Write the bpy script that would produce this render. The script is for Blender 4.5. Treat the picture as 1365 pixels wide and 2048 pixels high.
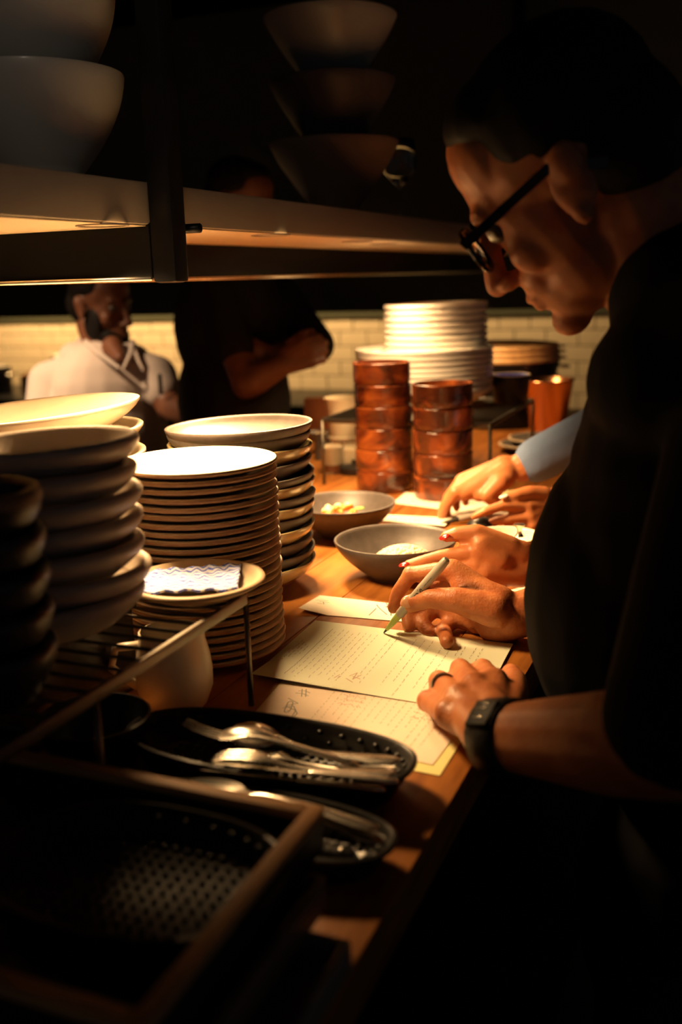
import bpy, bmesh, math, random
from mathutils import Vector, Matrix, Quaternion, noise
for o in list(bpy.data.objects): bpy.data.objects.remove(o)
SC = bpy.context.scene
COL = SC.collection
V = Vector
random.seed(7)

# ------------------------------------------------------------------ camera
ZC = 1.15                       # height of the pass counter top
CAMP = V((0, 0, 1.60)); AZ = math.radians(23); PIT = math.radians(13.25); ROL = math.radians(1.8)
FWD = V((-math.sin(AZ)*math.cos(PIT), math.cos(AZ)*math.cos(PIT), -math.sin(PIT)))
_r = V((math.cos(AZ), math.sin(AZ), 0)); _u = _r.cross(FWD)
RGT = _r*math.cos(ROL) - _u*math.sin(ROL)
UPV = _u*math.cos(ROL) + _r*math.sin(ROL)
FPX = 2048*35/36
cd = bpy.data.cameras.new('camera'); cam = bpy.data.objects.new('camera', cd); COL.objects.link(cam)
cd.sensor_fit = 'VERTICAL'; cd.sensor_height = 36; cd.sensor_width = 24; cd.lens = 35
cd.clip_start = .02
M = Matrix.Identity(4)
for i in range(3):
    M[i][0] = RGT[i]; M[i][1] = UPV[i]; M[i][2] = -FWD[i]; M[i][3] = CAMP[i]
cam.matrix_world = M
SC.camera = cam
cd.dof.use_dof = True; cd.dof.focus_distance = 1.26; cd.dof.aperture_fstop = 2.9

# ------------------------------------------------------------------ world, exposure
w = bpy.data.worlds.new('dim_room'); SC.world = w; w.use_nodes = True
bg = w.node_tree.nodes['Background']; bg.inputs[0].default_value = (.98, .97, 1.0, 1); bg.inputs[1].default_value = .022
SC.view_settings.view_transform = 'Standard'; SC.view_settings.look = 'None'
SC.view_settings.gamma = 1; SC.view_settings.use_curve_mapping = False
SC.view_settings.exposure = 0.1

# ------------------------------------------------------------------ placing helpers (a sight line met with a depth or a level)
def ray(px, py): return FWD + RGT*((px-682.5)/FPX) + UPV*((1024-py)/FPX)
def U(px, py, d): return CAMP + ray(px, py)*d
def G(px, py, z):
    r = ray(px, py); return CAMP + r*((z-CAMP.z)/r.z)
def PX(px, py, X):
    r = ray(px, py); return CAMP + r*((X-CAMP.x)/r.x)
def PYp(px, py, Y):
    r = ray(px, py); return CAMP + r*((Y-CAMP.y)/r.y)
RH = V((math.cos(AZ), math.sin(AZ), 0)); FH = V((-math.sin(AZ), math.cos(AZ), 0)); ZUP = V((0, 0, 1))

# ------------------------------------------------------------------ object helpers
def tag(o, label=None, cat=None, group=None, kind=None):
    if label: o['label'] = label
    if cat: o['category'] = cat
    if group: o['group'] = group
    if kind: o['kind'] = kind
    return o
def empty(name, loc, label=None, cat=None, group=None, kind=None):
    o = bpy.data.objects.new(name, None); COL.objects.link(o); o.location = loc; o.empty_display_size = .05
    bpy.context.view_layer.update()
    return tag(o, label, cat, group, kind)
def link(name, me, parent=None, loc=None, rot=None):
    o = bpy.data.objects.new(name, me); COL.objects.link(o)
    if loc is not None: o.location = loc
    if rot is not None: o.rotation_euler = rot
    if parent is not None: o.parent = parent
    return o
def meshd(name, verts, faces, mats, smooth=True, mi=None):
    me = bpy.data.meshes.new(name); me.from_pydata([tuple(v) for v in verts], [], faces); me.update()
    for m in (mats if isinstance(mats, (list, tuple)) else [mats]): me.materials.append(m)
    if smooth: me.polygons.foreach_set('use_smooth', [True]*len(me.polygons))
    if mi: me.polygons.foreach_set('material_index', mi)
    return me
def wpart(name, verts, faces, mats, parent, smooth=True, mi=None):
    """a part given in world coordinates under an unrotated root"""
    off = root_off(parent)
    return link(name, meshd(name, [V(v)-off for v in verts], faces, mats, smooth, mi), parent)
def root_off(p):
    off = V((0, 0, 0))
    while p is not None: off += V(p.location); p = p.parent
    return off
def autosmooth(me, ang=40):
    bm = bmesh.new(); bm.from_mesh(me)
    for e in bm.edges:
        if len(e.link_faces) == 2 and e.calc_face_angle(0) > math.radians(ang): e.smooth = False
    bm.to_mesh(me); bm.free()
def box_geo(c, s, R=None):
    c = V(c); vs = []
    for z in (-1, 1):
        for y in (-1, 1):
            for x in (-1, 1):
                p = V((x*s[0]/2, y*s[1]/2, z*s[2]/2)); vs.append((R @ p if R else p)+c)
    fs = [(0,2,3,1),(4,5,7,6),(0,1,5,4),(2,6,7,3),(0,4,6,2),(1,3,7,5)]
    return vs, fs
def bevel_mesh(vs, fs, w, mats, name='part', seg=2):
    bm = bmesh.new(); bv = [bm.verts.new(v) for v in vs]
    for f in fs: bm.faces.new([bv[i] for i in f])
    bmesh.ops.bevel(bm, geom=bm.edges[:], offset=w, segments=seg, profile=.6, affect='EDGES')
    bmesh.ops.recalc_face_normals(bm, faces=bm.faces[:])
    me = bpy.data.meshes.new(name); bm.to_mesh(me); bm.free()
    for m in (mats if isinstance(mats, (list, tuple)) else [mats]): me.materials.append(m)
    me.polygons.foreach_set('use_smooth', [True]*len(me.polygons)); autosmooth(me, 35)
    return me
def bbox(name, c, s, m, parent=None, bev=.003, R=None):
    vs, fs = box_geo(c, s, R)
    off = root_off(parent) if parent else V((0,0,0))
    me = bevel_mesh([v-off for v in vs], fs, bev, m, name)
    return link(name, me, parent)
def cbox(name, c, s, m, bev=.003, rotz=0, parent=None):
    """own-origin bevelled box"""
    vs, fs = box_geo((0,0,0), s)
    return link(name, bevel_mesh(vs, fs, bev, m, name), parent, c, (0,0,rotz))
class Geo:
    def __init__(s): s.v=[]; s.f=[]; s.m=[]
    def add(s, vs, fs, m=0):
        n=len(s.v); s.v += [V(v) for v in vs]; s.f += [tuple(i+n for i in f) for f in fs]; s.m += [m]*len(fs); return s
    def box(s, c, sz, R=None, m=0): return s.add(*box_geo(c, sz, R), m)
    def tube(s, pts, r, seg=8, m=0, cap=True, closed=False):
        pts=[V(p) for p in pts]; n=len(pts); rs = r if isinstance(r,(list,tuple)) else [r]*n
        vs=[]; fs=[]; ref=None
        for i,p in enumerate(pts):
            if closed: t=(pts[(i+1)%n]-pts[i-1])
            else: t=pts[min(i+1,n-1)]-pts[max(i-1,0)]
            t.normalize()
            if ref is None:
                ref = t.orthogonal().normalized()
            ref = (ref - t*ref.dot(t)).normalized()
            b = t.cross(ref)
            for k in range(seg):
                a=2*math.pi*k/seg; vs.append(p+(ref*math.cos(a)+b*math.sin(a))*rs[i])
        for i in range(n if closed else n-1):
            j=(i+1)%n
            for k in range(seg):
                fs.append((i*seg+k, i*seg+(k+1)%seg, j*seg+(k+1)%seg, j*seg+k))
        if cap and not closed:
            fs.append(tuple(range(seg-1,-1,-1))); fs.append(tuple((n-1)*seg+k for k in range(seg)))
        return s.add(vs,fs,m)
    def lathe(s, prof, seg=40, o=(0,0,0), mats=None, R=None, closed=False):
        """prof: (r,z) list; ends on the axis become poles; mats: material per profile segment"""
        o=V(o); rings=[]; vs=[]; fs=[]; ms=[]
        for (r,z) in prof:
            if abs(r)<1e-6: rings.append([len(vs)]); vs.append(V((0,0,z)))
            else:
                rings.append(list(range(len(vs),len(vs)+seg)))
                vs += [V((r*math.cos(2*math.pi*k/seg), r*math.sin(2*math.pi*k/seg), z)) for k in range(seg)]
        n=len(rings)
        for i in range(n if closed else n-1):
            a,b=rings[i],rings[(i+1)%n]; mm=(mats[i] if mats else 0)
            for k in range(seg):
                k2=(k+1)%seg
                if len(a)==1 and len(b)==1: continue
                if len(a)==1: fs.append((a[0],b[k2],b[k]))
                elif len(b)==1: fs.append((a[k],a[k2],b[0]))
                else: fs.append((a[k],a[k2],b[k2],b[k]))
                ms.append(mm)
        base=len(s.v); s.v += [(R@v if R else v)+o for v in vs]; s.f += [tuple(i+base for i in f) for f in fs]; s.m += ms
        return s
    def cap(s, a, b, ra, rb, seg=14, rings=5, m=0):
        a=V(a); b=V(b); t=(b-a)
        t = t.normalized() if t.length>1e-7 else V((0,0,1))
        x=t.orthogonal().normalized(); y=t.cross(x); vs=[a-t*ra]; fs=[]; rr=[]
        for i in range(1,rings+1):
            th=-math.pi/2+math.pi/2*i/rings; rr.append((a+t*ra*math.sin(th), ra*math.cos(th)))
        for i in range(0,rings):
            th=math.pi/2*i/rings; rr.append((b+t*rb*math.sin(th), rb*math.cos(th)))
        for c,r in rr:
            for k in range(seg):
                q=2*math.pi*k/seg; vs.append(c+(x*math.cos(q)+y*math.sin(q))*r)
        vs.append(b+t*rb); L=len(rr)
        for k in range(seg): fs.append((0,1+(k+1)%seg,1+k))
        for i in range(L-1):
            for k in range(seg):
                fs.append((1+i*seg+k,1+i*seg+(k+1)%seg,1+(i+1)*seg+(k+1)%seg,1+(i+1)*seg+k))
        for k in range(seg): fs.append((1+(L-1)*seg+k,1+(L-1)*seg+(k+1)%seg,len(vs)-1))
        return s.add(vs,fs,m)
    def chain(s, pts, rs, **k):
        for i in range(len(pts)-1): s.cap(pts[i],pts[i+1],rs[i],rs[i+1],**k)
        return s
    def ell(s, c, rad, R=None, seg=18, rings=10, m=0):
        c=V(c); vs=[]; fs=[]
        def P(x,y,z):
            p=V((x*rad[0],y*rad[1],z*rad[2])); return c+(R@p if R else p)
        vs.append(P(0,0,-1))
        for i in range(1,rings):
            th=-math.pi/2+math.pi*i/rings
            for k in range(seg):
                q=2*math.pi*k/seg; vs.append(P(math.cos(th)*math.cos(q),math.cos(th)*math.sin(q),math.sin(th)))
        vs.append(P(0,0,1)); L=rings-1
        for k in range(seg): fs.append((0,1+(k+1)%seg,1+k))
        for i in range(L-1):
            for k in range(seg): fs.append((1+i*seg+k,1+i*seg+(k+1)%seg,1+(i+1)*seg+(k+1)%seg,1+(i+1)*seg+k))
        for k in range(seg): fs.append((1+(L-1)*seg+k,1+(L-1)*seg+(k+1)%seg,len(vs)-1))
        return s.add(vs,fs,m)
    def mesh(s, name, mats, smooth=True, off=None, ang=None):
        vs = s.v if off is None else [v-off for v in s.v]
        me = meshd(name, vs, s.f, mats, smooth, s.m)
        if ang: autosmooth(me, ang)
        return me
    def obj(s, name, mats, parent=None, smooth=True, ang=None, loc=None):
        """world-coordinate geometry -> object; origin at loc (default: parent origin / world)"""
        off = V((0,0,0))
        if parent is not None: off = root_off(parent)
        elif loc is not None: off = V(loc)
        o = link(name, s.mesh(name, mats, smooth, off, ang), parent)
        if parent is None and loc is not None: o.location = loc
        return o
    def blob(s, name, mats, voxel, sm=6, parent=None, loc=None, fac=.5):
        """fuse the overlapping shapes into one continuous skin"""
        off = root_off(parent) if parent is not None else (V(loc) if loc is not None else V((0,0,0)))
        me = meshd('tmp', [v-off for v in s.v], s.f, mats)
        o = link('tmp', me)
        md = o.modifiers.new('r','REMESH'); md.mode='VOXEL'; md.voxel_size=voxel; md.use_smooth_shade=True
        if sm:
            m2 = o.modifiers.new('s','SMOOTH'); m2.factor=fac; m2.iterations=sm
        dg = bpy.context.evaluated_depsgraph_get(); dg.update()
        ne = bpy.data.meshes.new_from_object(o.evaluated_get(dg))
        bpy.data.objects.remove(o); bpy.data.meshes.remove(me)
        ne.name = name
        if not ne.materials:
            for m in (mats if isinstance(mats,(list,tuple)) else [mats]): ne.materials.append(m)
        ne.polygons.foreach_set('use_smooth', [True]*len(ne.polygons))
        r = link(name, ne, parent)
        if parent is None and loc is not None: r.location = loc
        return r
ORD = ['top','second','third','fourth','fifth','sixth','seventh','eighth','ninth','tenth','eleventh','twelfth','thirteenth',
 'fourteenth','fifteenth','sixteenth','seventeenth','eighteenth','nineteenth','twentieth','twenty-first','twenty-second',
 'twenty-third','twenty-fourth','twenty-fifth','twenty-sixth']
def rotz(a): return Matrix.Rotation(a,3,'Z')
def frame(fwd, up):
    """columns: x=fwd, y=left, z=up"""
    f=V(fwd).normalized(); u=V(up); u=(u-f*u.dot(f)).normalized(); l=u.cross(f)
    return Matrix((f,l,u)).transposed()

# ------------------------------------------------------------------ materials
def mat(name, col, rough=.5, metal=0., col2=None, scale=30., bump=0., bscale=200., stretch=None, coat=0., detail=4., lo=.35, hi=.65, sss=0., trans=0., ior=1.45, em=None, ems=0.):
    m = bpy.data.materials.new(name); m.use_nodes=True; nt=m.node_tree; b=nt.nodes['Principled BSDF']
    b.inputs['Base Color'].default_value=(*col,1); b.inputs['Roughness'].default_value=rough; b.inputs['Metallic'].default_value=metal
    b.inputs['Coat Weight'].default_value=coat; b.inputs['Coat Roughness'].default_value=.15; b.inputs['IOR'].default_value=ior
    if trans: b.inputs['Transmission Weight'].default_value=trans
    if sss:
        b.inputs['Subsurface Weight'].default_value=sss; b.inputs['Subsurface Radius'].default_value=(.008,.003,.0015); b.inputs['Subsurface Scale'].default_value=1.
    if em: b.inputs['Emission Color'].default_value=(*em,1); b.inputs['Emission Strength'].default_value=ems
    tc=nt.nodes.new('ShaderNodeTexCoord'); mp=nt.nodes.new('ShaderNodeMapping'); nt.links.new(tc.outputs['Object'],mp.inputs[0])
    if stretch: mp.inputs['Scale'].default_value=stretch
    if col2:
        n=nt.nodes.new('ShaderNodeTexNoise'); n.inputs['Scale'].default_value=scale; n.inputs['Detail'].default_value=detail
        nt.links.new(mp.outputs[0],n.inputs['Vector'])
        r=nt.nodes.new('ShaderNodeMapRange'); r.inputs[1].default_value=lo; r.inputs[2].default_value=hi; nt.links.new(n.outputs[0],r.inputs[0])
        x=nt.nodes.new('ShaderNodeMix'); x.data_type='RGBA'; x.inputs[6].default_value=(*col,1); x.inputs[7].default_value=(*col2,1)
        nt.links.new(r.outputs[0],x.inputs[0]); nt.links.new(x.outputs[2],b.inputs['Base Color'])
    if bump:
        n2=nt.nodes.new('ShaderNodeTexNoise'); n2.inputs['Scale'].default_value=bscale; n2.inputs['Detail'].default_value=3
        nt.links.new(mp.outputs[0],n2.inputs['Vector'])
        bp=nt.nodes.new('ShaderNodeBump'); bp.inputs['Strength'].default_value=bump; bp.inputs['Distance'].default_value=.002
        nt.links.new(n2.outputs[0],bp.inputs['Height']); nt.links.new(bp.outputs[0],b.inputs['Normal'])
    return m
MT = {}
MT['wood'] = mat('oiled_wood',(.38,.14,.028),.38,col2=(.15,.045,.008),scale=9,stretch=(7,1,7),bump=.25,bscale=30,coat=0.,lo=.3,hi=.75)
MT['wood2'] = mat('oiled_wood_b',(.30,.105,.022),.38,col2=(.42,.17,.04),scale=8,stretch=(8,1,8),bump=.25,bscale=30,coat=0.,lo=.3,hi=.7)
MT['traywood'] = mat('tray_wood',(.68,.34,.12),.55,col2=(.48,.22,.075),scale=10,stretch=(1,1,6),bump=.2,bscale=40)
MT['black'] = mat('black_panel',(.006,.006,.0065),.5,bump=.1,bscale=90)
MT['blackmetal'] = mat('black_metal',(.010,.010,.012),.38,.6,bump=.06,bscale=120)
MT['plastic'] = mat('black_plastic',(.014,.013,.013),.35,bump=.15,bscale=150)
MT['steel'] = mat('brushed_steel',(.56,.54,.51),.42,1.,col2=(.45,.43,.41),scale=40,stretch=(1,.05,1))
MT['cutlery'] = mat('polished_steel',(.80,.74,.64),.27,1.,col2=(.62,.58,.52),scale=60)
MT['taupe'] = mat('satin_taupe_metal',(.30,.25,.205),.5,.25,col2=(.26,.215,.175),scale=10,stretch=(1,.15,1))
MT['underside'] = mat('warm_bounce_taupe',(.62,.50,.36),.55,.3)  # taupe shelf underside, its warm bounce light put into a lighter colour
MT['wire'] = mat('wire_steel',(.16,.145,.12),.45,1.)
MT['cream'] = mat('cream_glaze',(.80,.72,.58),.32,col2=(.72,.63,.49),scale=14,bump=.05,bscale=90,coat=.25)
MT['creamin'] = mat('cream_plate_face',(.84,.78,.66),.36,col2=(.80,.73,.6),scale=20,coat=.15)
MT['tan'] = mat('tan_stoneware',(.33,.19,.095),.55,col2=(.25,.135,.062),scale=25,bump=.12,bscale=160)
MT['sand'] = mat('sand_stoneware',(.60,.46,.30),.5,col2=(.52,.38,.235),scale=25,bump=.1,bscale=200)
MT['offwhite'] = mat('off_white_bowl',(.56,.48,.40),.42,col2=(.5,.42,.34),scale=18,bump=.06,bscale=120)
MT['white'] = mat('white_porcelain',(.82,.79,.74),.25,coat=.3,col2=(.78,.75,.69),scale=10)
MT['grey'] = mat('grey_stoneware',(.10,.08,.07),.45,col2=(.08,.065,.056),scale=60,bump=.08,bscale=300)
MT['darkgrey'] = mat('dark_grey_stoneware',(.10,.086,.075),.48,col2=(.075,.064,.056),scale=60,bump=.08,bscale=300)
MT['charcoal'] = mat('charcoal_bowl',(.075,.062,.057),.45,col2=(.06,.05,.046),scale=80,bump=.08,bscale=300)
MT['olive'] = mat('yellow_cream_glaze',(.50,.41,.22),.2,col2=(.38,.29,.14),scale=18,coat=.5)
MT['shelfbowl'] = mat('grey_shelf_bowl',(.30,.29,.27),.42,bump=.06,bscale=100,coat=.2)
MT['brownbowl'] = mat('brown_shelf_bowl',(.17,.11,.07),.5,bump=.06,bscale=100)
MT['paper'] = mat('white_paper',(.82,.76,.63),.8,bump=.1,bscale=60)
MT['greenpaper'] = mat('pale_green_paper',(.73,.78,.60),.8,bump=.1,bscale=60)
MT['yellowpaper'] = mat('yellow_paper',(.78,.72,.30),.8,bump=.1,bscale=60)
MT['pinkpaper'] = mat('pale_pink_paper',(.84,.70,.55),.8,bump=.1,bscale=60)
MT['ink'] = mat('black_ink',(.025,.022,.02),.6)
MT['greyink'] = mat('grey_print',(.27,.26,.2),.8)
MT['redink'] = mat('red_brown_print',(.45,.24,.14),.8)
MT['skin'] = mat('skin',(.50,.18,.066),.45,col2=(.37,.105,.034),scale=45,bump=.28,bscale=330,sss=.12,lo=.4,hi=.7)
MT['skin_b'] = mat('skin_b',(.52,.20,.075),.42,col2=(.45,.155,.055),scale=30,bump=.12,bscale=400,sss=.12)
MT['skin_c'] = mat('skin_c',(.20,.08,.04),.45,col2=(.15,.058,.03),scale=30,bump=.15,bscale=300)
MT['nail'] = mat('bare_nail',(.62,.32,.18),.3,coat=.3)
MT['rednail'] = mat('red_nail_varnish',(.55,.02,.015),.15,coat=.8)
MT['whitenail'] = mat('white_nail_varnish',(.85,.8,.75),.15,coat=.8)
MT['shirt'] = mat('black_cotton',(.0065,.0065,.007),.85,bump=.3,bscale=25)
MT['whiteshirt'] = mat('white_chef_jacket',(.60,.52,.46),.85,bump=.5,bscale=14)
MT['darkshirt'] = mat('dark_grey_shirt',(.016,.013,.011),.85,bump=.4,bscale=14)
MT['blueshirt'] = mat('pale_blue_cotton',(.15,.23,.42),.85,bump=.4,bscale=40)
MT['trousers'] = mat('dark_trousers',(.015,.015,.018),.9,bump=.2,bscale=40)
MT['hair'] = mat('dark_hair',(.012,.010,.009),.55,bump=.8,bscale=140,stretch=(1,1,.2))
MT['glassframe'] = mat('black_acetate',(.008,.008,.008),.2,coat=.5)
MT['lens'] = mat('spectacle_lens',(.95,.95,.93),.03,trans=1.,ior=1.5)
MT['eye'] = mat('eyeball',(.10,.08,.06),.3)
MT['leather'] = mat('black_leather',(.016,.014,.013),.42,bump=.4,bscale=220)
MT['ringmetal'] = mat('gunmetal',(.10,.10,.11),.25,1.)
MT['pengrey'] = mat('marker_barrel',(.36,.33,.28),.35,coat=.2)
MT['pengreen'] = mat('marker_green_grip',(.42,.52,.12),.4)
MT['rice'] = mat('risotto',(.88,.76,.52),.45,col2=(.82,.66,.40),scale=80,sss=.1)
MT['veg1'] = mat('pale_vegetable',(.66,.56,.34),.4,sss=.1)
MT['veg2'] = mat('orange_vegetable',(.75,.17,.02),.4)
MT['veg3'] = mat('green_leaf',(.18,.30,.05),.5)
MT['tile'] = mat('cream_wall_tile',(.74,.65,.49),.22,col2=(.68,.58,.42),scale=6,coat=.3)
MT['grout'] = mat('grout',(.16,.135,.09),.9)
MT['darkpaint'] = mat('dark_green_paint',(.10,.11,.075),.6,bump=.05,bscale=60)
MT['floor'] = mat('dark_floor',(.03,.026,.022),.5,col2=(.02,.018,.016),scale=6)
MT['ceil'] = mat('dark_ceiling',(.01,.01,.01),.9)
MT['copper'] = mat('copper',(.80,.38,.19),.22,1.)
MT['blue'] = mat('blue_glaze',(.05,.18,.85),.3)
MT['glass'] = mat('clear_glass',(.95,.95,.92),.03,trans=1.)
MT['milk'] = mat('frosted_plastic',(.74,.66,.48),.4,sss=.1)
MT['sauce'] = mat('brown_sauce',(.22,.07,.025),.3)
MT['lampglow'] = mat('lamp_lens',(.9,.7,.4),.4,em=(1,.55,.2),ems=3.)
MT['redcard'] = mat('red_label',(.6,.03,.02),.4)
MT['board'] = mat('round_board_wood',(.50,.30,.13),.45,col2=(.40,.22,.09),scale=12,stretch=(1,6,1))

for k_ in ('wood','wood2'): MT[k_].node_tree.nodes['Principled BSDF'].inputs['Specular IOR Level'].default_value=.22; MT[k_].node_tree.nodes['Principled BSDF'].inputs['Roughness'].default_value=.46
for k_ in ('shirt','darkshirt','trousers','hair','black'): MT[k_].node_tree.nodes['Principled BSDF'].inputs['Specular IOR Level'].default_value=.12
def rust_glaze():
    m=mat('rust_orange_glaze',(.36,.085,.02),.2,coat=.4); nt=m.node_tree; b=nt.nodes['Principled BSDF']
    tc=nt.nodes.new('ShaderNodeTexCoord'); oi=nt.nodes.new('ShaderNodeObjectInfo'); ad=nt.nodes.new('ShaderNodeVectorMath'); ad.operation='MULTIPLY_ADD'
    nt.links.new(tc.outputs['Object'],ad.inputs[0]); ad.inputs[1].default_value=(1,1,1.6)
    nt.links.new(oi.outputs['Random'],ad.inputs[2])
    n=nt.nodes.new('ShaderNodeTexNoise'); n.inputs['Scale'].default_value=13; n.inputs['Detail'].default_value=5; n.inputs['Distortion'].default_value=.9
    nt.links.new(ad.outputs[0],n.inputs['Vector'])
    cr=nt.nodes.new('ShaderNodeValToRGB'); e=cr.color_ramp.elements
    e[0].position=.34; e[0].color=(.035,.011,.006,1); e[1].position=.74; e[1].color=(.34,.095,.018,1)
    a=cr.color_ramp.elements.new(.47); a.color=(.08,.02,.008,1)
    a=cr.color_ramp.elements.new(.56); a.color=(.17,.038,.010,1)
    nt.links.new(n.outputs[0],cr.inputs[0]); nt.links.new(cr.outputs[0],b.inputs['Base Color'])
    return m
MT['rust']=rust_glaze()
def chevron():
    m=mat('blue_chevron_cloth',(.8,.78,.72),.9); nt=m.node_tree; b=nt.nodes['Principled BSDF']
    uv=nt.nodes.new('ShaderNodeUVMap'); sp=nt.nodes.new('ShaderNodeSeparateXYZ'); nt.links.new(uv.outputs[0],sp.inputs[0])
    def mth(op,a,bv=None):
        n=nt.nodes.new('ShaderNodeMath'); n.operation=op
        for i,x in enumerate((a,bv)):
            if x is None: continue
            if isinstance(x,(int,float)): n.inputs[i].default_value=x
            else: nt.links.new(x,n.inputs[i])
        return n.outputs[0]
    pp=mth('PINGPONG',mth('MULTIPLY',sp.outputs[0],9.),.5)
    s=mth('FRACT',mth('ADD',mth('MULTIPLY',sp.outputs[1],10.),mth('MULTIPLY',pp,1.2)))
    st=mth('LESS_THAN',s,.42)
    n=nt.nodes.new('ShaderNodeTexNoise'); n.inputs['Scale'].default_value=60; nt.links.new(uv.outputs[0],n.inputs['Vector'])
    fac=mth('MULTIPLY',st,mth('MULTIPLY',n.outputs[0],1.9))
    x=nt.nodes.new('ShaderNodeMix'); x.data_type='RGBA'; x.inputs[6].default_value=(.62,.68,.86,1); x.inputs[7].default_value=(.05,.10,.62,1)
    nt.links.new(fac,x.inputs[0]); nt.links.new(x.outputs[2],b.inputs['Base Color'])
    return m
MT['chevron']=chevron()
# ================================================================== structure
FL=bbox('floor',(-1.3,1.6,-.05),(7.4,8.4,.1),MT['floor'],bev=.002); tag(FL,'dark kitchen floor','floor',kind='structure')
CE=bbox('ceiling',(-1.3,1.6,2.95),(7.4,8.4,.1),MT['ceil'],bev=.002); tag(CE,'black ceiling over the kitchen','ceiling',kind='structure')
WY=4.8; TOPZ=1.405
wb=empty('wall_back',(-1.3,WY,0),'cream brick-tiled kitchen wall with dark paint above the tiles','wall',kind='structure')
bbox('wall_core',(-1.3,WY+.08,1.45),(7.4,.14,2.9),MT['grout'],wb,.002)
bbox('painted_upper_wall',(-1.3,WY-.004,(TOPZ+2.9)/2),(7.4,.03,2.9-TOPZ),MT['darkpaint'],wb,.002)
tw,th=.152,.0755
vs,fs=box_geo((0,0,0),(tw-.005,.012,th-.005)); tme=bevel_mesh(vs,fs,.0015,MT['tile'],'tile',1)
for r in range(10):
    z=TOPZ-th*(r+.5)
    for c in range(27):
        x=-4.75+c*tw+(tw/2 if r%2 else 0)
        o=link('tile',tme,wb,(x+1.3,.002+random.uniform(-.001,.001),z),(random.uniform(-.01,.01),0,random.uniform(-.008,.008)))
tf=Geo(); tv=[tuple(v.co) for v in tme.vertices]; tp=[tuple(q.vertices) for q in tme.polygons]
for r in range(19):
    for c in range(27 if r<10 else 0,48):
        x=-4.75+c*tw+(tw/2 if r%2 else 0); z=TOPZ-th*(r+.5)
        if x<2.3: tf.add([V(v)+V((x,WY+.002,z)) for v in tv],tp)
o=tf.obj('tile_field',MT['tile'],wb,smooth=False); o['kind']='stuff'
WL=bbox('wall_left',(-5.03,1.6,1.45),(.1,8.4,2.9),MT['darkpaint'],bev=.002); tag(WL,'dark painted side wall of the kitchen','wall',kind='structure')

# ------------------------------------------------------------------ pass counter
XR=G(945,1530,ZC).x; XL=-1.16; Y0,Y1=.16,3.35
pc=empty('pass_counter',(0,0,0)); pc.location=((XR+XL)/2,(Y0+Y1)/2,0); bpy.context.view_layer.update()
tag(pc,'long oiled wooden pass counter with a black base under the plates and papers','counter')
bbox('base',((XR-.1+XL)/2,(Y0+Y1)/2,(ZC-.045)/2),(XR-.1-XL,Y1-Y0-.06,ZC-.045),MT['black'],pc,.004)
NB=9; bw=(XR-XL)/NB
for i in range(NB):
    cx=XL+bw*(i+.5); cut=.9+random.uniform(0,1.6)
    for a,b in ((Y0,cut),(cut,Y1)):
        m=MT['wood'] if random.random()<.55 else MT['wood2']
        bbox('board',(cx,(a+b)/2,ZC-.0225+random.uniform(-.0003,.0)),(bw-.0008,b-a-.0008,.045),m,pc,.0012)
# kitchen work bench along the tiled wall
wbn=empty('work_bench',(-3.3,4.35,0),'dark steel work bench standing along the tiled wall','bench')
bbox('bench_top',(-3.3,4.40,1.02),(2.9,.66,.04),MT['blackmetal'],wbn,.004)
bbox('bench_body',(-3.3,4.42,.5),(2.8,.6,1.0),MT['black'],wbn,.004)

# ------------------------------------------------------------------ heat gantry over the pass
XF=-.70
zt=PX(370,372,XF).z; zb=PX(370,455,XF).z
XB=G(370,487,zb).x
gy=PX(336,410,XF+.02).y
ga=empty('heat_gantry',(XF-.15,gy,ZC),'long steel shelf gantry hung over the pass on a black post','shelf')
GY0,GY1=.32,4.1
bbox('shelf_slab',((XF+XB)/2,(GY0+GY1)/2,(zt+zb)/2),(XF-XB,GY1-GY0,zt-zb-.002),MT['taupe'],ga,.003)
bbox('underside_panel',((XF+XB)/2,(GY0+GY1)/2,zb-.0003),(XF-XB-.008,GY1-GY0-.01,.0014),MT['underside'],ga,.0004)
zv=CAMP.z+.006
bbox('rear_valance',(XB-.012,(gy+GY1)/2,(zv+zb)/2),(.02,GY1-gy,zb-zv),MT['black'],ga,.003)
zp=PX(300,441,XF).z
bbox('cross_panel',(XF-.43,gy,(zv+zp)/2),(.86,.03,zp-zv),MT['black'],ga,.003)
bbox('post',(XF+.018,gy,(zv-.006+2.9)/2),(.034,.034,2.9-zv+.006),MT['blackmetal'],ga,.007)
b=PX(384,457,XF+.03); g=Geo(); g.tube([b+V((-.02,0,0)),b+V((.012,0,0))],.006,10); g.obj('bolt',MT['blackmetal'],ga)
g=Geo(); g.tube([V((XB+.0,gy,zv)),V((XB+.0,GY1,zv))],.003,8); g.obj('edge_trim',MT['cutlery'],ga)
g=Geo(); g.tube([V((XF-.86,gy-.016,zv)),V((XF,gy-.016,zv))],.003,8); g.obj('edge_trim',MT['cutlery'],ga)
# second hanging post far down the pass
bbox('post',(XF-.2,3.95,(zt+2.9)/2),(.046,.046,2.9-zt),MT['blackmetal'],ga,.008)

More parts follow.
